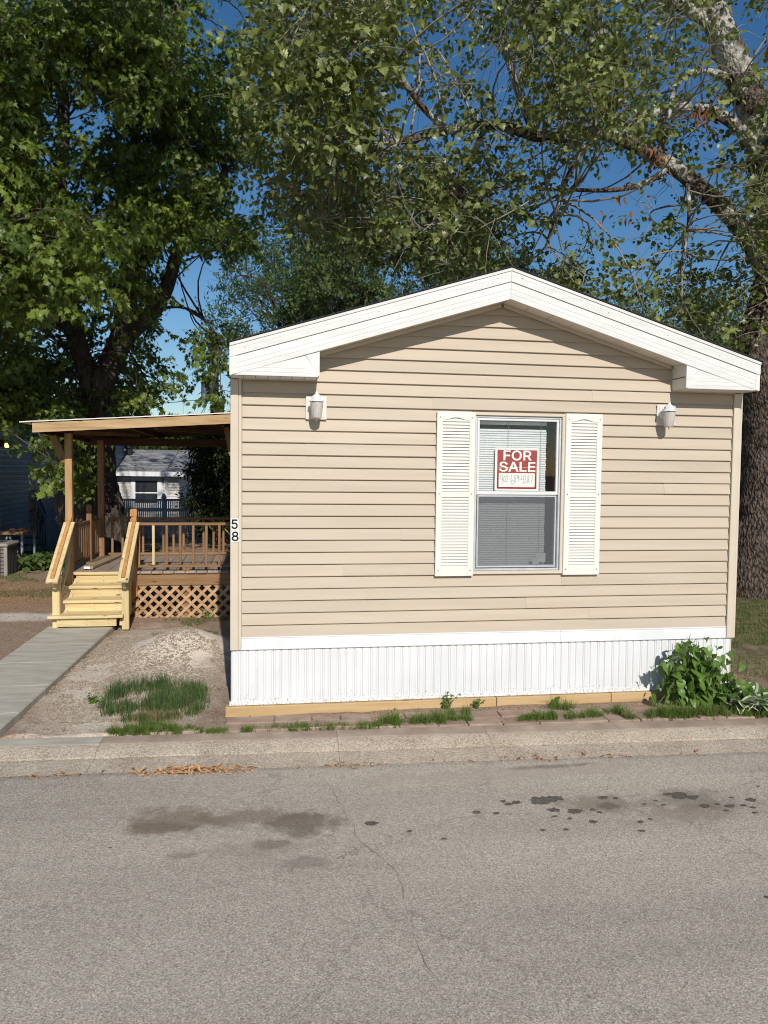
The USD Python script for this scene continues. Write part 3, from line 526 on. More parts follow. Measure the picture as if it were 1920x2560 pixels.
# blind, sign
B = thing('window_blind', 'white slatted mini blind hanging inside the front window', 'blind')
part(B, 'head_rail', box(WX0 + .01, 2.80, .085, .115, WZ1 - .075, WZ1 - .045, .003), blindmat)
n = 60
for i in range(n):
    z = WZ0 + .045 + i * (WZ1 - .125 - WZ0 - .02) / n
    xe = 2.80 + .002 * rng.standard_normal(); v, f = loft([(WX0 + .012, y, z_) for y, z_ in ((-.0125, -.002), (-.006, .0008), (0, .0018), (.006, .0008), (.0125, -.002), (0, .0009))], [(xe, y, z_) for y, z_ in ((-.0125, -.002), (-.006, .0008), (0, .0018), (.006, .0008), (.0125, -.002), (0, .0009))])
    part(B, 'slat', move((v, f), (0, .10, z), rx=math.radians(60 + rng.normal() * 2.0)), blindmat)
part(B, 'bottom_rail', box(WX0 + .012, 2.80, .088, .112, WZ0 + .012, WZ0 + .024, .003), blindmat)
for x in (2.165, 2.44, 2.745): part(B, 'cord', box(x - .0012, x + .0012, .083, .0855, WZ0 + .03, WZ1 - .05), flat('cord_%d' % (x * 100), (.33, .35, .38)) )
S = thing('for_sale_sign', 'red and white FOR SALE sign with a phone number in the window', 'sign')
signwhite, signred = flat('sign_white', (.80, .82, .78), .4), flat('sign_red', (.30, .012, .035), .4)
sx0, sx1, sz0, sz1 = 2.312, 2.722, 1.842, 2.228
def rrect(x0, x1, z0, z1, r): return sbox(x0 + r, z0 + r, x1 - r, z1 - r).buffer(r, 4)
SY = .060
part(S, 'board', prism(rrect(sx0, sx1, sz0, sz1, .006), 'y', SY, SY + .003), signwhite)
part(S, 'red_field', prism(rrect(sx0 + .020, sx1 - .020, sz0 + .018, sz1 - .020, .008).difference(rrect(sx0 + .036, sx1 - .036, sz0 + .034, sz0 + .160, .006)), 'y', SY - .0012, SY - .0002), signred)
def word(txt, x0, x1, z, h, bold=True, d=.001):
    g = meshkit.text_mesh(txt, h, d, bold); v = np.array(g.vertices); v[:, 0] -= v[:, 0].min(); k = (x1 - x0) / v[:, 0].max()
    return np.c_[x0 + v[:, 0] * k, SY - .0024 + v[:, 2], z + v[:, 1]], np.array(g.faces)[:, ::-1]
def solidify(g): t = trimesh.Trimesh(*g, process=True); trimesh.repair.fix_normals(t); return np.array(t.vertices), np.array(t.faces)
part(S, 'lettering', solidify(word('FOR', 2.388, 2.650, 2.118, .083)), signwhite)
part(S, 'lettering', solidify(word('SALE', 2.350, 2.688, 2.017, .083)), signwhite)
DIG = {'4': [[(.1, 1), (.0, .42), (.75, .45)], [(.62, .95), (.55, -.15)]], '0': [[(.35, .8), (.1, .5), (.15, .1), (.4, .0), (.6, .3), (.55, .7), (.35, .8)]], '2': [[(.05, .75), (.3, .95), (.55, .75), (.4, .4), (.05, .05), (.6, .1)]],
       '6': [[(.3, 1), (.1, .5), (.12, .05), (.45, -.15), (.72, .12), (.5, .38), (.15, .2)]], '8': [[(.62, .82), (.4, 1), (.15, .8), (.35, .52), (.62, .25), (.4, 0), (.1, .2), (.33, .48), (.6, .78)]], '9': [[(.6, .75), (.3, .98), (.1, .7), (.35, .5), (.6, .75), (.62, .1)]],
       '3': [[(.1, .9), (.45, 1), (.5, .7), (.25, .52), (.6, .35), (.4, .02), (.05, .1)]], '7': [[(-.05, .95), (.95, 1), (.45, -.05)]], '-': [[(.1, .42), (.4, .42)]]}
ink = flat('marker_ink', (.12, .17, .15), .6)
hx, hh = 2.360, .066; segs = []
for i, ch in enumerate('402-689-4387'):
    big = 1.18 if ch in '46' and i < 6 else 1.0
    for st in DIG[ch]:
        p = spline(st, 14) if len(st) > 3 else np.array(st, float)
        ln = LineString([(hx + q[0] * .030 * big, 1.922 + (q[1] - (.12 if big > 1 else 0)) * hh * big - .0008 * i) for q in p]).buffer(.0014, 2)
        segs.append(prism(ln, 'y', SY - .0010, SY - .0003))
    hx += .0165 if ch == '-' else .0262 * big
part(S, 'handwriting', join(*segs), ink)
part(S, 'crease', box(2.335, 2.70, SY - .0026, SY - .0023, 2.0525, 2.0545), signwhite)

# lamps
def lamp(px0, px1, pz0, pz1, lx, lz, lab):
    L = thing('wall_lamp', lab, 'wall lamp', 'jelly jar wall lamps on the tan siding')
    part(L, 'back_plate', join(box(px0, px1, -.036, -.0255, pz0, pz1, .003), box(px0 + .018, px1 - .018, -.040, -.0361, pz0 + .018, pz1 - .018, .002)), soffit_white)
    part(L, 'arm', join(move(lathe([(0, 0), (.045, 0), (.045, .02), (.03, .035), (.03, .09), (0, .092)], 14), (lx, -.040, lz + .02), rx=math.pi / 2)), white_vinyl)
    part(L, 'cap', move(lathe([(0, .088), (.010, .086), (.014, .070), (.045, .045), (.050, .020), (.066, .012), (.067, .004), (.050, .002), (0, .002)], 8), (lx, -.135, lz + .036), rz=.39), white_vinyl)
    a = np.arange(32) * 2 * math.pi / 32
    pr = []
    for z, r in ((.036, .053), (0, .051), (-.05, .046), (-.092, .040), (-.10, .034)): pr.append([(lx + r * (1 + .03 * (i % 2)) * math.cos(t), -.135 + r * (1 + .03 * (i % 2)) * math.sin(t), lz + z) for i, t in enumerate(a)])
    V = np.array(pr).reshape(-1, 3); i = np.arange(32); j = (i + 1) % 32
    F = np.vstack([np.vstack([np.c_[i, i + 32, j], np.c_[j, i + 32, j + 32]]) + k * 32 for k in range(4)] + [np.c_[np.full(30, 128), np.arange(130, 160), np.arange(129, 159)]])
    part(L, 'ribbed_shade', (V, F), lampglass)
    part(L, 'finial', move(lathe([(0, .012), (.007, .006), (.004, 0), (.008, -.006), (0, -.010)], 8), (lx, -.135, lz - .112)), alu)
soffit_white = surf('lamp_plate', [(.3, (.66, .62, .56)), (.7, (.71, .68, .62))], (4, 4, 4), 1, 3, .5, .3)
lampglass = surf('milky_ribbed_plastic', [(.3, (.40, .365, .33)), (.7, (.56, .53, .50))], (8, 8, 3), 2, 4, .25, .5)
lamp(.619, .795, 2.435, 2.632, .703, 2.536, 'white wall lamp with ribbed shade nearest the porch'); lamp(3.800, 3.980, 2.451, 2.639, 3.862, 2.528, 'white wall lamp with ribbed shade nearest the big tree trunk')
NB = thing('house_number', 'black number 58 on white tiles on the left corner post', 'house number')
numwhite, numblack = flat('number_tile', (.80, .80, .78), .35), flat('number_black', (.012, .012, .014), .3)
for d, z0, z1, dx in (('5', 1.500, 1.597, 0), ('8', 1.398, 1.497, .004)):
    t = part(NB, 'tile', box(.0 + dx, .062 + dx, -.0362, -.0334, z0, z1, .001), numwhite)
    g = meshkit.text_mesh(d, .076, .0015, True); v = np.array(g.vertices); v[:, 0] += .031 + dx - (v[:, 0].min() + v[:, 0].max()) / 2
    part(t, 'numeral', solidify((np.c_[v[:, 0], -.0379 + v[:, 2], z0 + .011 + v[:, 1]], np.array(g.faces))), numblack)
# sill timbers on the ground under the skirting
for xa, xb, lab in ((-.045, 2.33, 'left treated sill timber under the white skirting'), (2.336, 3.42, 'middle treated sill timber under the white skirting'), (3.425, 4.60, 'right treated sill timber ending behind the leafy bush')):
    solo('sill_timber', lab, 'timber', box(xa, xb, -.052, .04, -.13, -.004, .005), timberwood)
# ------------------------------------------------------------------ porch
PO = thing('porch', 'covered wooden porch deck with railing, lattice skirt and white topped roof', 'porch')
YD, ZD, YB = 4.09, .635, 6.02
n = 16; bw = 2.34 / n
for i in range(n):
    x = -2.345 + bw * i
    part(PO, 'deck_board', box(x, x + bw - .006, YD - .03 + .012 * rng.random(), YB + .05, ZD - .034 - .002 * rng.random(), ZD - .002 * rng.random(), .008), deckwood)
part(PO, 'rim_joist', box(-1.45, -.03, YD + .005, YD + .045, .44, .598, .003), oldwood['x'])
part(PO, 'rim_joist', box(-2.34, -.03, YB, YB + .04, .44, .598, .003), oldwood['x'])
part(PO, 'side_joist', box(-2.345, -2.305, YD + .01, YB - .002, .44, .598, .003), oldwood['y'])
for x, y in ((-.72, YD + .09), (-1.40, YD + .10), (-2.29, YB - .1), (-.08, YD + .09)): part(PO, 'deck_post', box(x - .045, x + .045, y - .04, y + .05, -.1, .597, .004), oldwood['z'])
# lattice: two crossed layers of strips
clip = sbox(-1.445, -.03, -.04, .432)
for lay, (sg, y) in enumerate(((1, YD + .008), (-1, YD + .0165))):
    for k in range(-9, 32):
        c = -2.2 + k * .141 - (.0 if sg > 0 else -.40)
        ln = LineString([(c - .6 * sg, -.6 + .2), (c + .6 * sg, .8)]).buffer(.0195, cap_style=2)
        pz = ln.intersection(clip)
        if not pz.is_empty and pz.area > .0004 and pz.geom_type == 'Polygon': part(PO, 'lattice_strip', prism(pz.simplify(.0005), 'y', y, y + .008), oldlat[lay])
# railings
def rail(a, b, zt, zb_, balus, skip=()):
    a, b = np.array(a, float), np.array(b, float); ax = 'x' if abs(b[0] - a[0]) > abs(b[1] - a[1]) else 'y'
    part(PO, 'top_rail', beam((*a, zt), (*b, zt), .038, .036, ch=.004), oldwood[ax])
    part(PO, 'bottom_rail', beam((*a, zb_), (*b, zb_), .038, .034, ch=.004), oldwood[ax])
    for t in balus:
        p = a + (b - a) * t
        part(PO, 'baluster', beam((*p, zb_ + .018), (*p, zt - .019), .034, .034, up=(0, 1, 0), ch=.003), pine['z'] if t in skip else oldwood['z'])
fr = [(-1.36, YD + .02), (-.01, YD + .02)]
bal = [(x + 1.36) / 1.35 for x in (-1.342, -1.155, -.98, -.806, -.634, -.462, -.29, -.12)]
rail(*fr, 1.268, .700, bal, skip=(bal[1],))
part(PO, 'rail_block', box(-.765, -.685, YD, YD + .04, ZD, .682, .004), oldwood['z'])
part(PO, 'rail_block', box(-.54, -.47, YB - .01, YB + .03, ZD, .652, .004), oldwood['z'])
bx = list(np.arange(-2.02, -.05, .155)); rail((-2.08, YB + .01), (-.01, YB + .01), 1.225, .668, [(x + 2.08) / 2.07 for x in bx], skip=((bx[-1] + 2.08) / 2.07,))
rail((-2.225, YD + .07), (-2.225, YB - .05), 1.225, .71, [(i + .5) / 13 for i in range(13) if i != 8])
# posts
PX = -2.222
part(PO, 'roof_post', box(PX - .045, PX + .045, YD - .02, YD + .07, .45, 2.46, .005), oldpost)
part(PO, 'roof_post', box(-2.225, -2.135, YB - .04, YB + .05, .45, 2.44, .005), oldwood['z'])
part(PO, 'roof_post', box(-.115, -.03, YD - .02, YD + .07, .45, 2.60, .005), oldpost)
part(PO, 'roof_post', box(-.115, -.03, YB - .04, YB + .05, .45, 2.58, .005), oldwood['z'])
part(PO, 'knee_brace', beam((PX - .05, YD + .025, 2.08), (PX - .20, YD + .025, 2.42), .04, .09, up=(1, 0, 0), ch=.003), oldwood['z'])
part(PO, 'knee_brace', beam((-.125, YD + .025, 2.20), (-.20, YD + .025, 2.58), .04, .07, up=(1, 0, 0), ch=.003), oldwood['z'])
def newel(x, y, z0, z1, w):
    h = w / 2
    pr = [(0, z0), (h, z0), (h, z1 - .135), (h * .62, z1 - .118), (h * .62, z1 - .108), (h, z1 - .095), (h, z1 - .022), (h * .74, z1), (0, z1)]
    return move(lathe([(r * 1.414, z) for r, z in pr], 4), (x, y, 0), rz=0) if False else (lambda g: (np.c_[(g[0][:, 0] - g[0][:, 1]) / 1.414 + x, (g[0][:, 0] + g[0][:, 1]) / 1.414 + y, g[0][:, 2]], g[1]))(lathe([(r * 1.414, z) for r, z in pr], 4))
part(PO, 'newel_post', newel(-1.405, YD + .02, .3, 1.468, .088), cedar['z'])
part(PO, 'newel_post', newel(-2.225, 5.35, .5, 1.47, .07), oldwood['z'])
# porch roof
zf = lambda x: 2.465 + (x + 2.53) * .066
def tilted(x0, x1, y0, y1, o0, o1): return loft([(x0, y, zf(x0) + o) for y, o in ((y0, o0), (y1, o0), (y1, o1), (y0, o1))], [(x1, y, zf(x1) + o) for y, o in ((y0, o0), (y1, o0), (y1, o1), (y0, o1))])
YR0, YR1 = 3.54, 6.45
part(PO, 'front_beam', tilted(-2.52, -.012, YR0, YR0 + .04, -.03, .088), beamwood)
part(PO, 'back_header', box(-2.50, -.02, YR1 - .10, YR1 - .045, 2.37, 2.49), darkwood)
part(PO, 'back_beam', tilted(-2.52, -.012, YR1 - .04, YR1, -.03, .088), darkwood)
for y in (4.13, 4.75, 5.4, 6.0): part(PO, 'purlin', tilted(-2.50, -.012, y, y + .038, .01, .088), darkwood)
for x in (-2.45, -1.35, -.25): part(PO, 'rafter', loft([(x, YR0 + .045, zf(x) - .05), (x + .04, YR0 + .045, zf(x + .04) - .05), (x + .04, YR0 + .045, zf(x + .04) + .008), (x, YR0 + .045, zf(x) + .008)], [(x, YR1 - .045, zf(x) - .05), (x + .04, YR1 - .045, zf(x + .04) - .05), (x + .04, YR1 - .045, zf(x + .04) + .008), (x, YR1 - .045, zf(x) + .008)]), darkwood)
part(PO, 'brace', beam((-2.15, YD + .05, zf(-2.1) - .02), (-1.55, 5.6, zf(-1.6) - .02), .03, .05), oldwood['y'])
part(PO, 'brace', beam((-1.1, YD - .2, zf(-1.1) - .02), (-.55, 5.6, zf(-.5) - .02), .03, .05), oldwood['y'])
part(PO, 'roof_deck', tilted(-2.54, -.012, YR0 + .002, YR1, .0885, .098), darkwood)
part(PO, 'roof_sheet', tilted(-2.665, -.008, YR0 - .02, YR1 + .06, .0990, .1120), white_alu)
# ------------------------------------------------------------------ steps
ST = thing('porch_steps', 'new yellow pine steps with sloping handrails leading from the walkway to the porch', 'steps')
zt0 = .055; YS = 3.30; rise = (ZD - zt0) / 4; run = .255
for k in range(4):
    y = YS + run * k; z = zt0 + rise * k
    x0, x1 = (-2.20, -1.50) if k == 0 else (-2.135 - (.012 * (3 - k)), -1.452)
    part(ST, 'riser', box(x0, x1, y, y + .036, z + .002, z + rise - .038, .002), pine['x'])
    for sx in (x0 + .03, (x0 + x1) / 2, x1 - .09):
        for sz in (z + .03, z + rise - .065): part(ST, 'screw', move(lathe([(0, .002), (.0045, .0015), (.005, 0)], 6), (sx, y, sz), rx=math.pi / 2), black_iron)
    if k == 0: part(ST, 'tread', box(-2.30, -1.415, y - .045, y + .30, z + rise - .037, z + rise, .006), pine['x'])
    else: part(ST, 'tread', box(x0 - .02, x1 + (.005 if k < 3 else -.0), y - .03, y + (.27 if k < 3 else .03) - .002 * (k == 3), z + rise - .037, z + rise + .001, .006), pine['x'])
for x in (-2.16, -1.47):
    part(ST, 'stringer', loft([(x, YS + .05, .055), (x, YS + .75, .055 + .02), (x, YS + .80, .55), (x, YS + .06, .12)], [(x + .036, YS + .05, .055), (x + .036, YS + .75, .075), (x + .036, YS + .80, .55), (x + .036, YS + .06, .12)]), pine['y'])
HR = []
for x, lab in ((-2.218, 'left'), (-1.40, 'right')):
    part(ST, 'stair_post', box(x - .043, x + .043, YS + .045, YS + .13, .0, .635, .004), pine['z'])
    a, b = np.array([x + .004, YS - .16, .625]), np.array([x + .012, YD - .055, 1.288])
    part(ST, 'handrail', beam(a, b, .138, .037, ch=.005), pine['y'], lab + ' handrail')
    d = (b - a) / np.linalg.norm(b - a); nrm = np.cross(np.array([1.0, 0, 0]), d)
    part(ST, 'grip_strip', beam(a + d * .05 + nrm * .032, b + d * .10 + nrm * .032, .046, .026, ch=.006), cedar['y'])
    part(ST, 'under_rail', beam(a + np.array([0, .10, -.06]), b + np.array([0, 0, -.09]), .036, .09), pine['y'])
    part(ST, 'lower_rail', beam((x, YS + .13, .30), (x, YD - .0, .86), .034, .06), pine['y'])
# loose boards on the deck
solo('loose_board', 'long treated board lying on the porch deck, its white tagged end forward', 'board', beam((-2.04, 4.32, .66), (-1.92, 5.85, .66), .135, .036, ch=.004), oldboard)
solo('loose_board', 'shorter board lying on the deck against the left railing', 'board', beam((-2.13, 4.85, .657), (-2.075, 5.7, .657), .085, .036, ch=.004), oldwood['y'])
solo('paper_tag', 'small white tag on the end of the long loose board', 'tag', box(-2.085, -2.01, 4.306, 4.312, .645, .678), flat('paper', (.8, .8, .76)))
# ------------------------------------------------------------------ left neighbour: blue trailer
TB = thing('blue_trailer', 'shaded dark blue metal sided trailer left of the porch', 'trailer')
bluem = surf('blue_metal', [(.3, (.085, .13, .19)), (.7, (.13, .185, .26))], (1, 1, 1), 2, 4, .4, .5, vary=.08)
greysk = surf('grey_metal_skirt', [(.3, (.20, .22, .24)), (.7, (.30, .32, .34))], (1, 1, 1), 2, 4, .5, .4)
XT, T0, T1 = -5.2, 10.9, 27.0
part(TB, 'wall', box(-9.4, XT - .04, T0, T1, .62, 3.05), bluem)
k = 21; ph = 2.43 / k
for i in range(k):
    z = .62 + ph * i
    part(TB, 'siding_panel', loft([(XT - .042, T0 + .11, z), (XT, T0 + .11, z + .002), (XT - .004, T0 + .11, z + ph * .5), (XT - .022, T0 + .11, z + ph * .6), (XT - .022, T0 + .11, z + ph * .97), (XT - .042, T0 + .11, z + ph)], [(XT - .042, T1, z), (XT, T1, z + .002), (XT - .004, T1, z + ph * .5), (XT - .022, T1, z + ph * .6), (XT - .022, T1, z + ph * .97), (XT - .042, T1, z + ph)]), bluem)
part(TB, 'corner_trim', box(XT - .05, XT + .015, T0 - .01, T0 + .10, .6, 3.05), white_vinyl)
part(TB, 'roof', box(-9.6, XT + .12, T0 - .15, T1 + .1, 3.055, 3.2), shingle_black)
part(TB, 'front_window', join(box(-6.6, -5.4, T0 - .04, T0 - .005, 1.0, 2.4)), white_vinyl)
for i in range(40):
    y = T0 + .05 + i * .25
    part(TB, 'skirting_panel', box(XT - .03, XT - .012, y, y + .236, -.15, .612), greysk)
part(TB, 'floor_rail', box(XT - .045, XT + .012, T0 + .1, T1, .586, .618), greysk)
LA = thing('porch_light', 'small glowing lamp on the corner of the blue trailer', 'lamp')
part(LA, 'bracket', box(-5.19, -5.10, 11.05, 11.12, 2.44, 2.60), black_iron)
v, f = trimesh.creation.icosphere(2, .055).vertices, trimesh.creation.icosphere(2, .055).faces
part(LA, 'bulb', (np.array(v) + (-5.055, 11.085, 2.47), np.array(f)), mat('lit_bulb', {'e': ('emission', {'color': (1.0, .62, .25), 'strength': 2.2})}, [], surface='e.emission'), smooth=True)
# its metal steps
MS = thing('metal_steps', 'black iron steps and landing with a scrolled railing beside the blue trailer', 'steps')
def bar(a, b, w=.03): return beam(a, b, w, w, up=(0, 0, 1) if abs(a[2] - b[2]) < .9 * np.linalg.norm(np.subtract(a, b)) else (0, 1, 0))
part(MS, 'landing', box(-5.15, -4.62, 10.6, 11.6, .60, .655), oldwood['x'])
for p in ((-4.65, 10.65), (-4.65, 11.55), (-5.1, 10.65)): part(MS, 'leg', bar((*p, -.1), (*p, .6), .045), greysk)
for a, b in (((-4.67, 10.66, .05), (-4.9, 10.66, .55)), ((-5.08, 10.66, .1), (-4.95, 10.66, .55))): part(MS, 'brace', bar(a, b), greysk)
for i in range(3): part(MS, 'tread', box(-5.15, -4.6, 11.66 + .27 * i, 11.9 + .27 * i, .42 - .19 * i, .455 - .19 * i), black_iron)
for x in (-4.63,):
    part(MS, 'hand_rail', bar((x, 11.1, 1.50), (x, 11.62, 1.50)), black_iron); part(MS, 'hand_rail', bar((x, 11.62, 1.50), (x, 12.45, .95)), black_iron)
    for i in range(5): part(MS, 'baluster', bar((x, 11.1 + .13 * i, .62), (x, 11.1 + .13 * i, 1.5), .018), black_iron)
    for i in range(6): part(MS, 'baluster', bar((x, 11.75 + .13 * i, .40 - .09 * i), (x, 11.75 + .13 * i, 1.41 - .086 * i), .018), black_iron)
    for i in range(8):
        t = np.linspace(0, 2 * math.pi, 12); y0 = 11.16 + .14 * i; z0 = .95 + .22 * (i % 2) - max(0, i - 3) * .09
        part(MS, 'scroll', tube(np.c_[np.full(12, x), y0 + .05 * np.cos(t) * (1 + .3 * np.sin(t)), z0 + .13 * np.sin(t)], .009, 5, caps=False), black_iron)
# air conditioner
AC = thing('air_conditioner', 'grey outdoor air conditioner in a wire guard at the left edge', 'air conditioner')
acx0, acx1, acy0, acy1 = -5.17, -4.33, 8.55, 9.25; az0, az1 = -.06, .60
cm = surf('ac_coil', [(.3, (.14, .12, .105)), (.7, (.22, .19, .165))], (1, 1, 60), 3, 3, .7, .2); acp = surf('ac_paint', [(.3, (.24, .21, .19)), (.7, (.31, .28, .25))], (1, 1, 1), 4, 4, .55, .3)
part(AC, 'coil', box(acx0 + .02, acx1 - .02, acy0 + .02, acy1 - .02, az0, az1 - .07), cm)
part(AC, 'top', box(acx0 - .02, acx1 + .02, acy0 - .02, acy1 + .02, az1 - .07, az1, .025), acp)
part(AC, 'base', box(acx0 - .01, acx1 + .01, acy0 - .01, acy1 + .01, az0 - .03, az0 + .03, .01), acp)
part(AC, 'corner_post', box(acx1 - .05, acx1 + .008, acy0 - .008, acy0 + .05, az0 + .031, az1 - .071), acp)
part(AC, 'fan_grille', join(*[tube(np.c_[(acx0 + acx1) / 2 + r * np.cos(t), (acy0 + acy1) / 2 + r * np.sin(t), np.full(20, az1 + .015)], .006, 4, caps=False) for r in (.08, .16, .24, .30) for t in [np.linspace(0, 2 * math.pi, 20)]]), black_iron)
for i in range(11): part(AC, 'guard_wire', box(acx0 + .08 * i, acx0 + .08 * i + .006, acy0 + .004, acy0 + .010, az0 + .03, az1 - .07), black_iron)
for i in range(8): part(AC, 'guard_wire', box(acx0, acx1, acy0 - .001, acy0 + .005, az0 + .06 + .07 * i, az0 + .066 + .07 * i), black_iron)
for i in range(8): part(AC, 'guard_wire', box(acx1 + .002, acx1 + .008, acy0 + .09 * i + .05, acy0 + .09 * i + .056, az0 + .03, az1 - .07), black_iron)
solo('concrete_block', 'rough concrete block under the landing leg by the weeds', 'block', box(-4.95, -4.45, 10.55, 10.95, -.12, .06, .015), greyc)
# ------------------------------------------------------------------ picket fence behind
FE = thing('picket_fence', 'blue grey vinyl picket fence in shade behind the porch', 'fence')
fm = surf('blue_grey_vinyl', [(.3, (.40, .45, .56)), (.7, (.48, .54, .64))], (1, 1, 1), 2, 3, .5, .3)
FY = 16.7
for i in range(5):
    x = -5.02 + 1.30 * i * .985
    if i < 3:
        part(FE, 'post', box(x - .06, x + .06, FY - .06, FY + .06, -.1, 1.16), fm)
        part(FE, 'post_cap', loft([(x - .08, FY - .08, 1.162), (x + .08, FY - .08, 1.162), (x + .08, FY + .08, 1.162), (x - .08, FY + .08, 1.162)], [(x - .03, FY - .03, 1.29), (x + .03, FY - .03, 1.29), (x + .03, FY + .03, 1.29), (x - .03, FY + .03, 1.29)]), fm)
for z in (.12, .78, 1.08): part(FE, 'rail', box(-6.4, -1.55, FY - .022, FY + .022, z, z + .06 + .02 * (z < 1)), fm)
for i in range(80):
    x = -6.3 + .059 * i
    part(FE, 'picket', box(x, x + .041, FY + .024, FY + .040, 0, 1.08 if x < -1.9 else 1.08 - (x + 1.9) * .35), fm)
# ------------------------------------------------------------------ far grey house
FH = thing('far_house', 'pale grey house with a shingled roof and white windows beyond the fence', 'house')
HY, HZ0, HZ1 = 25.3, -.4, 1.78; HX0, HX1 = -11.0, -2.86
sgm = surf('pale_siding', [(.3, (.52, .50, .47)), (.7, (.60, .58, .545))], (1, 1, 1), 1, 3, .6, .3, vary=.03)
part(FH, 'wall', box(HX0, HX1 - .02, HY + .01, HY + 6, HZ0, HZ1), sgm)
for k in range(18):
    z = HZ0 + .121 * k
    for xa, xb in ((HX0, -6.62), (-6.62 + 1.42, -4.72), (-4.72 + 1.22, HX1)) if 0.62 < z < 1.6 else ((HX0, HX1),):
        part(FH, 'siding_board', loft([(xa, HY + .01, z), (xa, HY - .028, z), (xa, HY - .004, z + .121), (xa, HY + .01, z + .121)], [(xb, HY + .01, z), (xb, HY - .028, z), (xb, HY - .004, z + .121), (xb, HY + .01, z + .121)]), sgm)
for k in range(18):
    z = HZ0 + .121 * k; part(FH, 'side_board', loft([(HX1 - .02, HY, z), (HX1 + .02, HY, z), (HX1, HY, z + .121), (HX1 - .02, HY, z + .121)], [(HX1 - .02, HY + 6, z), (HX1 + .02, HY + 6, z), (HX1, HY + 6, z + .121), (HX1 - .02, HY + 6, z + .121)]), sgm)
dkglass = mat('dark_far_glass', {'p': ('principled_bsdf', {'base_color': (.03, .035, .04), 'roughness': .08, 'specular_ior_level': .6})}, [])
for x0, x1 in ((-6.60, -5.22), (-4.70, -3.52)):
    wn = part(FH, 'window', join(box(x0, x0 + .17, HY - .05, HY + .02, .55, 1.68), box(x1 - .17, x1, HY - .05, HY + .02, .55, 1.68), box(x0 + .17, x1 - .17, HY - .05, HY + .02, 1.54, 1.68), box(x0 - .05, x1 + .05, HY - .06, HY + .02, .47, .6), box(x0 + .17, x1 - .17, HY - .04, HY + .02, 1.04, 1.09)), white_vinyl)
    part(wn, 'pane', box(x0 + .17, x1 - .17, HY - .01, HY + .015, .6, 1.04), dkglass); part(wn, 'pane', box(x0 + .17, x1 - .17, HY - .01, HY + .015, 1.09, 1.54), dkglass)
part(FH, 'eave_board', box(HX0 - .3, HX1 + .30, HY - .42, HY - .36, 1.72, 1.90), white_vinyl)
part(FH, 'eave_soffit', box(HX0 - .3, HX1 + .30, HY - .36, HY, 1.735, 1.76), white_vinyl)
rsh = [surf('far_shingle_%d' % i, [(.3, tuple(c * .75 for c in q)), (.7, tuple(c * 1.2 for c in q))], (1, 1, 1), 9, 4, .95, .1, vary=.1) for i, q in enumerate([(.17, .175, .185), (.23, .235, .245), (.29, .295, .30)])]
ry0, rz0, ry1, rz1 = HY - .42, 1.90, HY + 2.7, 2.82; rows = 22
for k in range(rows):
    t0, t1 = k / rows, (k + 1) / rows; ya, yb = ry0 + (ry1 - ry0) * t0, ry0 + (ry1 - ry0) * t1; za, zb_ = rz0 + (rz1 - rz0) * t0, rz0 + (rz1 - rz0) * t1
    x = -8.2 - .4 * rng.random(); x = max(x, HX0)
    part(FH, 'shingle_row', loft([(HX0 - .3, ya, za), (HX0 - .3, yb, zb_), (HX0 - .3, yb, zb_ + .008), (HX0 - .3, ya, za + .014)], [(x, ya, za), (x, yb, zb_), (x, yb, zb_ + .008), (x, ya, za + .014)]), rsh[1])
    while x < HX1 + .32:
        wdt = rng.uniform(.25, .8); xe = min(HX1 + .34, x + wdt); up = .006 * rng.random()
        part(FH, 'shingle', loft([(x, ya, za), (x, yb, zb_), (x, yb, zb_ + .008), (x, ya, za + .014 + up)], [(xe, ya, za), (xe, yb, zb_), (xe, yb, zb_ + .008), (xe, ya, za + .014 + up)]), rsh[rng.integers(3)]) if rows * 14 < 400 else None
        x = xe
part(FH, 'roof_back', loft([(HX0 - .3, ry1, rz1), (HX0 - .3, ry1 + 3.4, 1.9), (HX0 - .3, ry1, 1.8)], [(HX1 + .33, ry1, rz1), (HX1 + .33, ry1 + 3.4, 1.9), (HX1 + .33, ry1, 1.8)]), rsh[0])
part(FH, 'roof_vent', join(lathe([(.14, 0), (.14, .34), (.20, .36), (.20, .46), (0, .52)], 14, (-5.05, HY + 1.9, 2.5))), black_iron)
part(FH, 'downspout', box(-3.42, -3.32, HY - .12, HY - .035, HZ0, 1.72), white_vinyl)
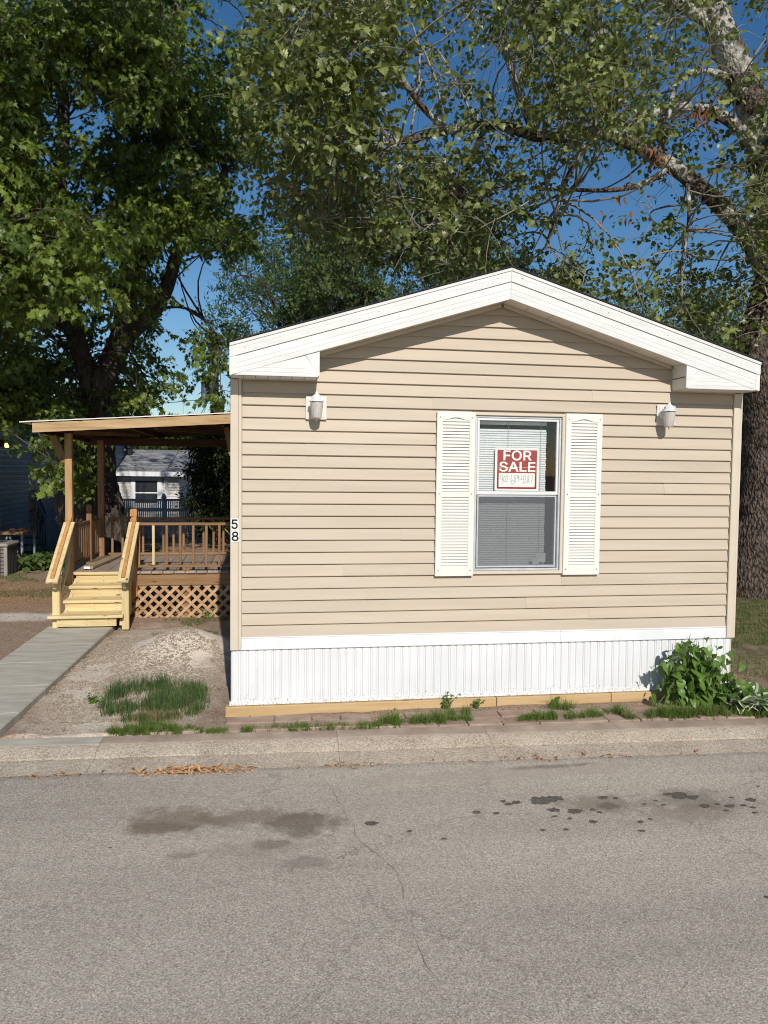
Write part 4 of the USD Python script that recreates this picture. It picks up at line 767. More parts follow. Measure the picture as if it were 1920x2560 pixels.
# power pole and wires
UP = thing('utility_pole', 'grey wooden power pole with a transformer rising behind the porch roof', 'power pole')
part(UP, 'pole', tube([(-1.24, 22, -.3), (-1.255, 22, 3), (-1.29, 22, 6.3)], [.15, .135, .12], 12), surf('pole_wood', [(.3, (.13, .11, .095)), (.7, (.22, .195, .17))], (8, 8, .8), 2, 4, .9, .1), smooth=40)
part(UP, 'transformer', lathe([(0, 4.95), (.17, 4.95), (.18, 5.0), (.18, 5.55), (.16, 5.62), (0, 5.64)], 14, (-1.58, 21.9, -.5)), greysk, smooth=35)
wire_m = flat('black_wire', (.02, .02, .02), .6)
def sag(a, b, s, n=20):
    t = np.linspace(0, 1, n)[:, None]; p = np.array(a, float) * (1 - t) + np.array(b, float) * t; p[:, 2] -= s * 4 * (t * (1 - t))[:, 0]; return p
for a, b, s, lab in (((-1.27, 21.9, 4.55), (-14, 20, 4.0), .35, 'thin black service wire crossing the sky gap above the porch roof'), ((-1.3, 21.9, 4.9), (6, 24, 5.2), .4, 'black wire leading right from the pole behind the tan home'),
                     ((-1.3, 21.8, 4.8), (-3.45, 25.2, 1.75), .05, 'black service drop running down to the far house eave'), ((-9.0, 25, 4.2), (-3.40, 25.2, 1.70), .1, 'black cable slanting over the far house roof'), ((-7.9, 24.5, 1.6), (-3.4, 24.0, 3.2), .05, 'black cable rising right over the far roof')):
    solo('overhead_wire', lab, 'wire', tube(sag(a, b, s), .011, 4), wire_m)
gy_m = flat('yellow_guard', (.42, .33, .06), .5)
for a, b, lab in (((-1.95, 16, 1.35), (-.55, 13, .15), 'yellow sleeved guy wire nearer the fence end'), ((-1.75, 16.2, 1.4), (-.3, 13.4, .2), 'yellow sleeved guy wire nearer the dark evergreen')):
    solo('guy_wire', lab, 'guy wire', tube([a, b], .018, 6), gy_m)
# dark trailer on the right
RT = thing('grey_trailer', 'dark shaded lap sided trailer seen between the home and the big trunk', 'trailer')
dgm = surf('dark_grey_siding', [(.3, (.10, .095, .09)), (.7, (.15, .145, .135))], (1, 1, 1), 1, 3, .6, .3)
part(RT, 'wall', box(11.0, 16, 10.02, 24, -.2, 2.55), dgm)
for k in range(13): part(RT, 'siding_board', loft([(11.0, 10.02, .5 + .16 * k), (11.0, 9.985, .5 + .16 * k), (11.0, 10.0, .655 + .16 * k), (11.0, 10.02, .655 + .16 * k)], [(16, 10.02, .5 + .16 * k), (16, 9.985, .5 + .16 * k), (16, 10.0, .655 + .16 * k), (16, 10.02, .655 + .16 * k)]), dgm)
part(RT, 'roof', box(10.8, 16.2, 9.8, 24.2, 2.56, 2.7), shingle_black)
SYC="""778,567,531,36 62,516,742,31 588,742,974,31 376,476,859,46 313,655,987,39 562,676,960,43 351,503,501,44 1082,708,647,33 655,513,486,41 852,477,437,50 131,355,663,47 580,735,1092,36 335,321,846,34 838,538,752,43 748,652,776,44 22,392,864,34 172,424,896,42 720,500,424,44 61,574,980,40 799,587,1087,40 569,572,576,41 416,439,599,41 147,440,538,31 186,561,584,41 607,413,819,36 459,791,731,48 264,762,700,32 512,685,1057,46 368,493,763,31 42,761,1015,33 126,705,814,30 635,551,887,35 726,354,395,40 276,746,913,40 1015,696,1091,39 120,440,637,37 820,414,578,43 223,418,597,49 351,595,677,36 614,708,1097,43 70,408,580,35 781,437,639,44 1090,703,508,37 48,443,760,33 388,677,594,48 499,757,998,48 132,637,917,46 804,411,975,38 530,587,544,40 234,600,618,49 171,490,892,37 449,659,988,46 95,553,809,38 231,723,599,35 141,391,617,49 794,518,502,46 311,371,656,31 160,674,892,38 123,795,734,45 1045,717,704,41 55,622,689,32 74,390,709,38 249,660,595,38 307,331,518,49 393,488,932,40 378,747,1080,33 686,558,786,44 33,540,685,39 19,555,983,39 669,483,1017,40 988,610,736,35 636,720,1062,40 417,442,890,39 699,589,778,45 377,590,1043,49 52,634,742,40 93,358,604,31 1075,721,948,40 847,724,527,33 124,471,587,41 279,436,880,33 417,688,590,32 175,725,863,40 509,584,872,42 344,682,686,37 382,445,885,31 72,751,1063,45 485,404,484,37 413,341,831,31 627,390,430,46 656,549,747,34 412,373,601,32 995,615,632,41 348,534,584,40 1052,713,602,49 294,333,699,39 64,518,844,38 859,480,416,43 68,595,839,34 545,498,820,50 592,703,802,38 806,378,691,39 835,513,459,34 602,661,818,34 741,630,1028,34 121,681,1045,38 847,523,1011,37 1009,652,474,32 538,457,986,39 787,751,1062,47 986,696,459,36 878,547,529,32 817,403,857,41 475,688,703,44 932,527,502,34 434,397,801,41 659,402,955,41 419,325,639,39 821,572,1054,49 874,449,514,38 547,400,937,46 769,699,664,31 543,347,434,40 251,632,1018,42 123,650,760,36 793,450,509,42 228,794,1091,45 335,349,881,35 569,775,1149,31 690,732,847,39 155,506,862,49 536,522,866,48 671,564,1043,34 765,670,515,48 86,616,778,48 636,658,932,34 724,476,420,42 330,512,724,38 529,644,987,42 71,342,593,37 926,620,823,40 128,571,988,43 164,721,1053,48 911,511,466,41 428,716,768,38 575,492,954,39 407,396,906,45 587,626,1098,35 1131,798,1273,40 201,646,925,45 903,515,721,49 587,799,567,45 878,478,557,34 689,514,517,45 466,772,995,45 101,339,769,46 158,769,652,48 136,402,901,33 871,594,1048,35 1022,714,1004,32 753,658,590,43 932,559,969,36 191,636,639,46 329,459,611,45 191,423,592,49 578,518,799,47 484,389,751,50 564,616,828,42 98,345,521,31 739,602,1071,31 225,353,508,33 62,770,681,41 444,761,1091,42 103,612,864,42 720,408,420,42 226,713,623,38 288,776,1153,31 600,487,474,34 382,754,654,36 274,486,946,34 701,559,470,43 167,356,726,30 189,436,790,30 66,499,883,45 670,636,490,49 599,689,936,45 311,541,679,45 862,504,758,30 650,556,767,41 546,701,767,35 719,760,885,32 774,397,588,43 817,554,480,44 90,422,701,44 472,354,890,36 367,415,594,47 603,798,826,42 695,601,1043,37 437,691,715,31 136,342,704,32 142,660,868,33 354,445,535,32 39,682,930,33 1005,645,425,41 756,626,821,41 813,597,1075,47 776,324,825,47 70,550,648,31 318,707,911,44 1057,760,532,43 204,724,789,45 188,383,884,32 737,633,1010,42 308,652,569,37 865,471,682,50 823,387,626,31 182,545,623,43 218,435,651,40 84,539,592,39 690,463,437,41 494,393,892,39 586,662,1045,33 567,796,721,32 368,596,729,34 923,562,540,45 1071,713,968,34 646,471,867,30 366,358,802,41 796,426,631,43 414,707,742,45 58,441,643,41 331,565,550,33 876,730,515,40 42,587,899,38 82,671,763,33 489,741,1116,40 518,625,877,37 493,490,740,31 398,614,642,40 105,515,589,50 150,696,976,48 33,347,662,38 570,371,571,37 829,471,632,46 184,779,980,32 103,755,1096,35 774,358,747,41 321,656,863,46 862,492,973,42 320,477,760,37 741,637,706,34 110,361,822,43 889,493,856,35 538,707,1138,47 801,568,524,47 884,438,390,32 146,516,639,39 29,665,718,39 189,620,702,38 797,715,651,36 1101,757,701,47 422,473,885,33 782,415,969,43 435,339,712,34 860,721,1129,30 97,679,967,44 324,343,864,32 973,736,481,42 519,486,526,49 354,798,1030,46 269,353,849,43 75,472,698,39 756,359,739,40 446,353,460,47 755,330,455,33 51,438,776,46 282,580,1022,41 184,487,860,46 1041,762,661,42 158,420,806,31 331,529,677,32 642,535,1035,43 47,452,696,31 725,491,495,50 790,667,1079,30 442,493,876,33 210,587,609,32 666,556,993,47 388,735,582,36 247,680,576,32 549,672,1079,34 750,362,756,33 909,655,776,41 587,482,832,47 752,493,976,38 187,653,595,33 584,637,859,48 681,616,1046,36 955,783,788,40 300,552,574,40 246,464,645,43 117,600,1026,35 632,691,897,43 560,615,948,31 24,712,1018,39 163,453,885,41 82,465,824,45 393,554,738,41 454,391,755,43 124,512,829,48 23,397,784,41 106,551,787,47 692,788,1142,47 461,615,532,42 827,446,746,47 189,386,638,31 84,345,812,38 460,760,862,43 1054,777,849,36 155,382,803,35 555,740,1107,37 823,716,905,35 234,623,987,35 107,373,804,43 1123,792,1207,31 335,763,1160,40 222,381,538,48 883,648,824,37 300,486,510,35 662,733,1020,33 396,296,666,38 466,269,639,29 536,270,805,32 481,265,638,35 466,310,692,26 509,295,749,31 437,285,702,29 506,327,704,39 456,319,804,29 443,319,747,40 511,323,853,28 522,261,813,24 438,292,771,25 378,313,790,24 361,299,747,25 489,283,679,37 568,271,673,27 520,310,761,25 359,270,746,35 386,305,839,38 417,309,687,33 371,261,728,31 558,334,850,26 448,296,689,33 489,318,686,27 413,341,814,35 488,339,759,26 410,278,668,27 435,291,775,28 485,271,689,24 586,333,857,27 371,320,809,39 400,298,682,26 530,267,770,32 521,342,714,30 419,340,746,27 456,315,781,31 427,309,715,37 383,341,832,36 421,325,787,37 719,319,631,27 781,398,591,32 704,306,557,30 668,324,619,23 732,370,541,28 694,339,529,24 703,323,602,32 785,396,576,24 746,374,602,32 687,307,574,26 687,303,549,24 739,399,551,37 748,314,512,29 708,315,601,27 662,347,646,23 748,386,594,25 341,802,683,29 411,758,674,34 236,623,677,36 248,680,609,46 130,712,691,47 280,676,692,46 115,708,660,39 198,724,635,32 84,684,660,40 405,609,656,43 120,769,663,32 192,731,673,33 395,825,655,47 95,674,671,35 164,666,636,31 311,701,687,29 362,683,709,38 348,685,651,45 289,734,642,32 471,890,610,44 142,762,634,30 217,604,580,38 456,678,720,30 319,855,722,35 351,729,702,45 426,835,668,47 93,666,613,33 160,882,717,44 302,701,605,38 420,850,757,34 279,686,584,46 320,688,626,45 307,874,660,34 168,777,635,38 494,813,714,34 169,882,764,39 338,853,624,41 315,638,649,40 101,798,677,34 433,710,648,44 447,729,574,47 256,711,601,34 215,633,636,39 454,826,622,30 437,771,706,45 223,858,696,38 670,407,871,18 645,367,791,27 729,433,868,18 709,430,813,18 610,364,860,27 722,393,769,25 713,421,762,26 76,234,734,42 90,266,742,30 93,300,663,38 101,333,687,37 105,265,574,27 109,255,609,32 152,257,714,30 93,339,832,29 59,252,684,42 130,337,831,44 100,289,635,27 85,264,785,30 125,286,671,30 132,298,669,40 72,300,694,39 164,305,784,37 72,268,636,32 88,242,585,31 97,255,625,44 61,241,661,32 105,225,685,35 147,264,739,31 134,230,574,37 110,311,593,35 110,266,590,34 94,249,574,29 163,314,707,26 65,296,665,33 83,250,629,43 84,331,589,38 45,283,652,35 72,286,789,28 99,245,629,40 102,291,598,41 146,249,717,34 121,236,661,27 136,244,687,31 144,222,749,39 151,311,722,33 142,327,832,28"""
MAP="""-542,953,891,55 -392,788,350,58 -633,1275,733,64 -509,868,304,53 -459,937,755,46 -95,1265,1365,53 -142,722,1049,49 -441,972,653,48 -463,1038,959,61 -231,872,801,61 15,1147,1046,49 -437,707,279,59 -278,948,740,42 -186,843,902,62 -402,787,501,67 -528,1217,612,63 -464,891,339,49 -453,1165,795,48 -462,1201,424,61 -438,751,382,45 -417,841,353,63 -503,978,920,51 -386,779,607,42 -392,788,1052,43 -213,876,766,55 -424,984,796,57 -314,1069,352,57 -116,1154,731,60 -403,767,469,64 -201,1171,1233,43 -212,930,429,51 -461,722,369,47 -127,720,1069,52 -665,1290,491,43 -380,1154,742,48 -283,1260,642,49 -91,880,928,55 -519,1290,706,43 -587,1282,1266,52 -222,1043,511,55 -353,768,624,54 -289,919,524,54 -137,790,717,58 -493,863,873,47 -387,702,656,65 -315,795,557,56 -372,812,535,61 -472,1278,449,50 -517,881,711,47 -548,971,649,52 -121,760,621,66 -462,962,839,49 -208,962,667,45 -385,921,390,42 -329,851,634,57 -391,786,619,41 -543,1072,484,66 -261,892,816,68 -97,1028,723,62 -37,999,1014,68 15,1279,1064,43 -187,742,921,60 -578,1052,680,68 -561,1026,643,63 -129,1194,794,46 -461,1094,471,45 -299,1046,825,51 -446,910,704,60 -551,888,289,56 -521,896,506,50 -66,1272,1423,45 -653,1170,491,44 -500,763,614,67 -489,746,896,53 -321,709,641,53 -557,1278,1291,43 -524,884,715,51 -396,1017,581,60 -528,868,672,60 -504,783,801,67 -379,968,589,61 -389,929,938,48 -552,1166,803,62 -423,799,465,45 -502,978,409,65 -483,931,373,67 -368,725,476,62 -264,1019,827,63 6,1285,1224,61 -355,956,295,63 -192,775,1068,68 -251,1085,615,51 -184,840,746,54 -699,1277,322,66 -698,1289,619,65 -513,943,624,61 -388,747,813,45 -412,1258,381,64 -515,823,897,68 -163,998,911,68 -355,1188,314,53 -389,732,545,50 -156,1075,844,46 -451,880,728,60 -511,1129,369,62 -518,1173,831,67 -361,1239,1340,64 9,1190,1034,50 -591,1245,462,47 -547,1108,789,65 -499,1005,601,56 -203,773,1031,67 -439,756,519,68 -153,826,875,52 -459,866,859,46 -496,779,998,68 -138,1024,892,65 -277,1059,688,44 -589,1201,466,43 -289,1299,450,60 -486,1271,424,65 -479,788,768,51 -410,860,1027,42 -296,825,1050,41 -433,1044,741,54 -647,1172,585,42 -241,818,1025,43 -181,776,1056,49 -272,1177,328,53 -257,1133,354,55 -402,911,590,68 -535,839,304,42 -425,976,742,64 -209,799,880,48 -582,995,405,62 -75,998,703,46 -361,941,338,68 -264,1227,828,53 -94,864,912,57 -301,801,567,52 -495,989,943,59 -125,777,853,55 -358,1147,322,63 -223,853,1016,66 -238,1064,501,45 -448,969,586,47 -215,733,533,42 -662,1221,607,66 -324,1130,1225,53 -398,738,689,67 -479,1104,623,69 -252,764,671,59 -214,701,996,54 -511,1296,1362,61 -631,1291,636,44 -566,1051,625,49 -484,775,331,55 -462,850,381,49 -399,950,420,53 -456,915,370,63 -283,1113,326,53 -566,1003,308,52 -33,1067,1256,53 -463,867,489,58 -169,840,884,62 -451,723,889,58 -125,825,872,57 -382,805,548,55 -633,1180,1313,50 -656,1175,390,66 -484,802,389,55 -172,903,708,60 -404,745,558,44 -172,739,658,45 -513,1245,784,63 -406,1271,451,45 -511,1034,510,48 -375,777,549,47 -425,771,341,63 -493,747,645,51 -166,880,960,44 -601,1258,603,55 -482,1047,317,49 -608,1277,321,67 -381,766,855,56 -305,1102,388,63 -423,998,557,51 -134,1076,934,52 -194,816,508,56 -102,1023,856,66 -473,1279,1385,69 -275,766,746,52 -201,1176,1011,66 -338,896,531,54 -626,1250,307,58 -261,768,1078,60 -421,711,759,68 -429,884,626,49 -452,1177,628,64 -522,1095,569,58 -651,1199,364,67 -542,987,302,65 -191,813,680,59 -573,1259,1284,53 -504,896,292,51 -262,946,972,63 -291,1121,476,59 -344,1155,471,51 3,739,937,44 -434,926,944,51 -536,1078,614,65 -369,1255,339,64 -181,728,601,64 -230,1130,625,55 -649,1271,642,41 -338,739,545,59 -251,1188,723,47 -91,764,672,50 -533,1284,328,58 -200,894,850,64 -280,1240,400,68 -489,1086,730,56 -337,1159,662,52 -469,733,637,45 -114,748,1089,64 -245,859,668,61 -526,920,481,48 -410,1081,428,48 -134,764,648,44 -277,1210,371,53 -146,783,1047,51 -99,706,721,57 -448,1204,688,65 -383,981,672,54 -310,793,992,52 -110,705,945,67 -436,821,544,48 -396,792,578,64 -203,750,520,55 -253,1174,584,41 -248,1294,710,56 -512,859,336,58 -111,1029,837,44 -201,1285,1090,64 -528,898,847,59 -123,1240,764,67 -54,776,922,42 -135,782,685,63 -336,1178,699,51 -434,809,529,42 -538,1189,453,54 -408,718,483,56 -58,1054,1241,63 -320,1000,719,42 -648,1162,329,55 -574,1072,327,52 -490,714,289,64 -462,814,516,60 -163,810,691,50 -408,775,961,61 -432,711,995,68 -238,715,920,64 -184,776,749,44 -195,1039,769,65 -414,912,415,47 -411,1278,330,49 -413,877,828,49 -174,1149,797,46 -494,877,353,59 -241,905,917,66 -374,1152,505,49 -66,881,751,48 -144,773,840,59 4,1240,1065,44 -435,1188,669,53 -476,853,896,45 -401,801,401,65 -33,1236,1141,43 -451,1081,409,58 -220,1109,746,62 -360,948,520,47 -146,963,863,63 -486,1143,1070,41 -101,869,852,45 -165,927,901,63 10,1183,1153,56 -598,1098,519,45 -325,1010,791,46 -446,918,980,68 -119,829,882,55 -143,757,621,65 -504,1264,759,64 -341,757,272,61 -274,797,1044,68 -424,1270,545,54 -497,1100,828,63 -182,559,537,42 -305,517,519,36 -259,628,541,29 -213,511,537,41 -350,529,493,42 -291,623,509,41 -362,624,578,37 -352,529,511,35 -289,647,628,40 -316,578,440,29 -220,549,470,42 -388,537,444,32 -264,525,529,32 -249,582,550,35 -268,592,572,39 -387,544,571,29 -264,533,479,38 -186,547,547,28 -360,549,481,37 -253,651,562,37 -383,590,486,41 -235,654,566,30 -325,628,551,40 -323,503,520,38 -322,593,513,35 -259,572,513,34 -327,531,545,31 -420,631,498,38 -361,636,492,34 -332,600,517,34 -334,558,507,27 -364,544,567,36 -331,527,513,40 -268,564,482,38 -284,511,484,41 -300,537,501,31 -343,634,542,36 -335,613,459,35 -295,633,595,39 -301,635,469,27 -302,589,480,36 -365,562,469,26 -346,509,465,30 -362,593,518,27 -385,549,448,34 -300,600,470,41 -400,572,541,29 -425,655,502,35 -285,586,601,30 -264,625,533,33 -190,622,585,27 -376,607,455,31 -375,521,451,36 -323,576,459,36 -393,621,556,42 -268,525,568,27 -234,586,483,37 -273,626,559,34 -363,653,461,28 -278,549,437,37 -289,626,605,39 -316,538,536,34 -384,537,544,33 -254,549,557,40 -340,620,524,31 -277,563,542,37 -389,539,484,32 -381,534,564,40 -280,600,530,35 -392,573,562,33 -276,639,900,42 -333,584,649,49 -395,604,770,30 -159,678,858,36 -419,635,707,47 -278,693,883,49 -287,698,881,49 -257,588,888,35 -343,590,814,40 -322,636,875,31 -369,685,858,37 -163,586,869,46 -396,698,676,43 -393,661,913,31 -311,650,836,43 -362,544,828,47 -349,655,785,38 -311,631,861,45 -387,675,847,45 -344,551,601,45 -357,579,790,39 -211,665,927,48 -403,638,696,42 -388,691,753,32 -326,566,744,35 -219,693,881,39 -188,700,858,40 -251,555,846,31 -321,600,852,31 -207,671,829,42 -436,683,921,33 -201,588,777,49 -126,594,814,49 -210,679,877,34 -338,695,661,41 -424,670,820,35 -372,542,634,36 -130,633,905,30 -400,607,661,33 -406,587,610,37 -413,641,706,48 -159,630,862,49 -330,602,647,36 -169,646,845,48 -238,576,881,37 -400,633,699,33 -376,690,825,43 -349,642,889,42 -415,642,905,32 -179,637,907,30 -315,602,833,33 -405,691,874,42 -412,641,861,46 -394,683,682,42 -366,644,743,40 -341,593,772,50 -226,566,861,44 -375,567,647,46 -280,568,789,36 -157,696,860,42 -435,665,659,48 -364,597,772,35 -310,626,849,40 -429,667,908,40 -311,687,737,33 -155,651,835,48 -343,687,831,33 -214,692,839,42 -178,546,831,37 -143,683,904,39 -126,603,915,39 -365,609,725,38 -379,648,872,37 -122,564,864,33 -374,570,613,41 -395,688,710,41 -280,638,915,41 -411,610,716,44 -312,606,617,38 -257,586,875,33 -346,604,629,31 -169,562,828,43 -237,604,850,34 -340,567,655,49 -344,591,664,42 -345,600,875,41 -348,588,638,38 -211,622,842,44 -265,631,905,37 -418,637,643,34 -210,596,819,43 -159,554,859,37 -403,605,795,35 -266,581,821,32 -323,544,683,40 -373,635,623,36 -360,642,735,49 -154,554,758,47 -248,608,703,35 -388,672,755,34 -317,696,925,35 -399,635,883,42 -317,617,630,33 -348,576,640,48 -332,585,714,41 -139,563,836,32 -202,554,834,43 -225,548,858,47 -361,564,601,41 -434,664,757,30 16,1036,902,32 -115,1041,776,42 29,1184,1033,33 -9,1092,895,42 -75,1021,856,35 -59,1105,737,42 3,933,653,48 -73,978,737,32 4,1056,947,33 -7,902,672,47 -33,1154,906,34 -57,1239,1064,32 -92,1002,903,52 -28,1121,977,39 -53,1216,1004,52 -65,998,934,39 -32,1152,971,42 -55,941,845,41 3,1216,1049,44 20,1242,785,45 -40,931,664,49 -65,1080,711,48 -34,967,866,44 -91,1066,788,49 -61,999,780,47 -19,1192,713,35 -56,1176,790,39 -75,927,691,36 -46,988,932,51 -108,1152,792,52 16,1132,913,38 -116,1013,889,42 -14,1071,995,48 -64,1080,689,32 -58,1013,830,34 -79,957,771,40 -10,970,867,43 -60,956,960,40 -95,884,456,34 -64,1040,479,35 -66,933,473,27 -66,988,448,30 -50,890,338,27 -109,1035,465,34 -65,1043,507,33 -66,873,342,31 -63,980,371,23 -37,945,401,24 -88,1019,427,33 -91,1016,400,33 -51,954,469,26 -41,918,415,34 -203,867,327,28 -184,1069,380,30 -213,1025,360,32 -213,1009,396,36 -243,1074,336,28 -199,930,345,34 -209,1057,376,30 -187,811,330,32 -154,895,381,40 -195,852,318,37 -192,983,419,29 -354,928,264,31 -280,756,264,32 -340,839,189,37 -298,707,199,37 -331,944,266,27 -338,887,196,28 -311,801,235,26 -354,812,250,28 -318,778,224,29 -318,897,272,24 -309,715,189,35 -371,939,222,27 -286,833,252,39 -309,827,244,27 -324,878,188,34 -302,897,205,31 -299,791,251,31 -311,867,214,30 -390,886,320,31 -347,753,314,39 -332,807,248,35 -407,849,311,37 -352,835,281,31 -332,818,257,30 -365,797,303,28 -359,845,321,35 -320,757,273,29 -375,892,299,37 -362,876,310,42 -349,553,1097,55 -377,336,946,55 -477,293,967,55 -48,237,1006,55 -414,268,951,55 -180,207,905,55 -458,613,1240,55 -436,616,1156,55 -321,314,901,55 -152,427,925,55 -340,171,922,55 -165,384,1001,55 -11,356,992,55 -341,572,1176,55 -249,587,1116,55 -402,641,1072,55 -14,536,1031,55 -257,413,1050,55 -458,640,1111,55 -140,645,1108,55 -316,648,1158,55 -282,410,1103,55 -196,313,1059,55 -137,241,849,55 -359,319,952,55 -154,305,986,55 -134,494,966,55 -299,385,937,55 -52,582,1076,55 -304,249,951,55 -23,565,1164,55 -364,532,1128,55 -416,203,947,55 -413,505,1024,55 -151,284,844,55 -249,375,905,55 -9,510,1175,55"""
# ------------------------------------------------------------------ leaves
def leaf(outline, fold=.18, droop=.25, L=1.0):
    """a leaf blade along +x from its stalk, folded along the midrib"""
    o = np.array(outline, float); o = np.vstack([o, (o * [1, -1])[::-1][1 if abs(o[-1, 1]) < 1e-6 else 0:]])
    mid = np.array([[0, 0], [.35, 0], [.7, 0]])
    o = o[:-1] if np.allclose(o[0], o[-1]) else o
    v = np.vstack([mid[1:2], o]); n = len(o); f = [[0, 1 + i, 1 + (i + 1) % n] for i in range(n)]
    z = fold * np.abs(v[:, 1]) - droop * v[:, 0] ** 2
    return np.c_[v * L, z * L], np.array(f)
MAPLE = [(0, 0), (.10, .12), (-.02, .42), (.28, .26), (.34, .62), (.50, .30), (.66, .36), (.66, .14), (1.05, 0)]
SYCA = [(0, 0), (-.08, .28), (.10, .36), (.16, .60), (.34, .40), (.52, .46), (.58, .28), (.74, .24), (.78, .1), (.98, 0)]
OVAL = [(0, 0), (.22, .17), (.55, .2), (1, 0)]
HEART = [(0, 0), (-.14, .2), (-.08, .40), (.14, .50), (.42, .42), (.72, .22), (1.02, 0)]
def rot(yaw, pitch, roll):
    cy, sy, cp, sp, cr, sr = math.cos(yaw), math.sin(yaw), math.cos(pitch), math.sin(pitch), math.cos(roll), math.sin(roll)
    return np.array([[cy, -sy, 0], [sy, cy, 0], [0, 0, 1]]) @ np.array([[cp, 0, sp], [0, 1, 0], [-sp, 0, cp]]) @ np.array([[1, 0, 0], [0, cr, -sr], [0, sr, cr]])
def spray(outline, n, L, length, r, droop=.45, fold=.2):
    gs = []
    for i in range(n):
        t = (i + .4) / n; side = 1 if i % 2 else -1
        R = rot(side * r.uniform(.4, 1.4) * (1 if t < .9 else .2), r.uniform(droop - .45, droop + .55), r.uniform(-.6, .6))
        v, f = leaf(outline, fold, r.uniform(.1, .4), L * r.uniform(.65, 1.15))
        st = np.array([length * t, 0, -.15 * length * t * t]); off = R @ np.array([.03 + .25 * L, 0, 0])
        gs.append((v @ R.T + st + off, f))
    return join(*gs)
def quats(R):
    from scipy.spatial.transform import Rotation
    return Rotation.from_matrix(R).as_quat()
def instancer(parent, name, protos, material, pos, R, scale, idx, label=None):
    path = numbered(parent, name)
    pi = UsdGeom.PointInstancer.Define(stage, path)
    rel = []
    for g in protos:
        p = usdkit.mesh(stage, numbered(path, 'leaf_spray'), g, material); rel.append(p.GetPath())
    pi.CreatePrototypesRel().SetTargets(rel)
    pi.CreatePositionsAttr(Vt.Vec3fArray.FromNumpy(np.asarray(pos, np.float32)))
    q = quats(R); pi.CreateOrientationsAttr(Vt.QuathArray([Gf.Quath(float(a[3]), float(a[0]), float(a[1]), float(a[2])) for a in q]))
    pi.CreateScalesAttr(Vt.Vec3fArray.FromNumpy(np.repeat(np.asarray(scale, np.float32)[:, None], 3, 1)))
    pi.CreateProtoIndicesAttr(Vt.IntArray.FromNumpy(np.asarray(idx, np.int32)))
    setd(pi.GetPrim(), kind='stuff', label=label)
def foliage(clusters, per, r, tilt=.3, vol=True):
    pos, R, sc = [], [], []
    for x, y, z, rad in clusters:
        for _ in range(max(3, int(per * (rad / .42) ** 2))):
            d = r.normal(size=3); d /= np.linalg.norm(d); q = d * rad * r.uniform(.15, 1) ** .5 * np.array([1, 1, .75])
            pos.append((x + q[0], y + q[1], z + q[2])); yaw = math.atan2(d[1], d[0]) + r.normal() * .9
            R.append(rot(yaw, r.normal() * .45 + tilt, r.normal() * .5)); sc.append(r.uniform(.7, 1.25))
    return np.array(pos), np.array(R), np.array(sc)
def twigs(clusters, limbs, r, r0=.018, extra=3):
    """thin branches from the nearest limb to every clump, and a few through it"""
    pts = np.vstack([np.asarray(l) for l in limbs]); gs = []
    for x, y, z, rad in clusters:
        c = np.array([x, y, z]); d = np.linalg.norm(pts - c, axis=1) + np.maximum(0, pts[:, 2] - z) * .5; near = np.argsort(d)[:26]; near = near[d[near] < d[near[0]] * 1.25 + .3]; b = pts[r.choice(near)]
        L = np.linalg.norm(c - b); m = (b + c) / 2 + r.normal(size=3) * .12 * L + [0, 0, .08 * L]
        gs.append(tube(spline([b, m, c], 7), np.linspace(r0 * min(1.6, .6 + L * .35), r0 * .35, 7), 5, caps=False))
        for _ in range(extra):
            e = c + r.normal(size=3) * rad * .75; s = c + (b - c) * r.uniform(0, .3)
            gs.append(tube(spline([s, (s + e) / 2 + r.normal(size=3) * .06, e], 5), np.linspace(r0 * .4, r0 * .18, 5), 4, caps=False))
    return join(*gs)
def clusters(txt): return np.array([[int(c) / 100 for c in q.split(',')] for q in txt.split()])
bark_maple = surf('maple_bark', [(.3, (.045, .036, .03)), (.55, (.10, .08, .066)), (.75, (.17, .14, .115))], (9, 9, 2.2), 1.6, 7, .95, .1, 1.0, 2.2, .05, shift=False)
def sycamore_bark():
    n = {'g': ('geometry', {}), 's': ('separate_xyz', {}), 'n': ('noise_texture', {'scale': 2.1, 'detail': 4.0, 'roughness': .5}), 'v': ('voronoi_texture', {'scale': 26.0}), 'mp': ('mapping', {'scale': (1, 1, .5)}), 'wv': ('vector_math', {'math_type': 'multiply_add', 'vector2': (.09, .09, .16)}), 'n2': ('noise_texture', {'scale': 9.0, 'detail': 5.0}),
         'h': ('map_range', {'clamp': True, 'from_min': 3.5, 'from_max': 7.0, 'to_min': -.22, 'to_max': .022}), 'a': ('math', {'math_type': 'add'}), 'k': ('map_range', {'clamp': True, 'from_min': .47, 'from_max': .53}),
         'br': ('rgb_ramp', {'ramp': [(0, (.20, .155, .12)), (.35, (.13, .10, .08)), (.8, (.035, .027, .022))]}), 'wh': ('rgb_ramp', {'ramp': [(.35, (.19, .18, .145)), (.5, (.34, .325, .28)), (.62, (.48, .46, .41))]}), 'x': ('mix', {}),
         'b': ('bump', {'strength': 1.0, 'distance': .03, 'invert': True}), 'p': ('principled_bsdf', {'roughness': .9, 'specular_ior_level': .15})}
    l = [('g.position', 's.vector'), ('g.position', 'n.vector'), ('g.position', 'n2.vector'), ('n2.color', 'wv.vector1'), ('g.position', 'wv.vector3'), ('wv.vector', 'mp.vector'), ('mp.vector', 'v.vector'), ('s.z', 'h.value'), ('n.fac', 'a.value1'), ('h.result', 'a.value2'), ('a.value', 'k.value'), ('v.distance', 'br.fac'), ('n2.fac', 'wh.fac'),
         ('k.result', 'x.fac'), ('br.color', 'x.color1'), ('wh.color', 'x.color2'), ('x.color', 'p.base_color'), ('v.distance', 'b.height'), ('b.normal', 'p.normal')]
    return mat('sycamore_bark', n, l)
bark_syc = sycamore_bark()
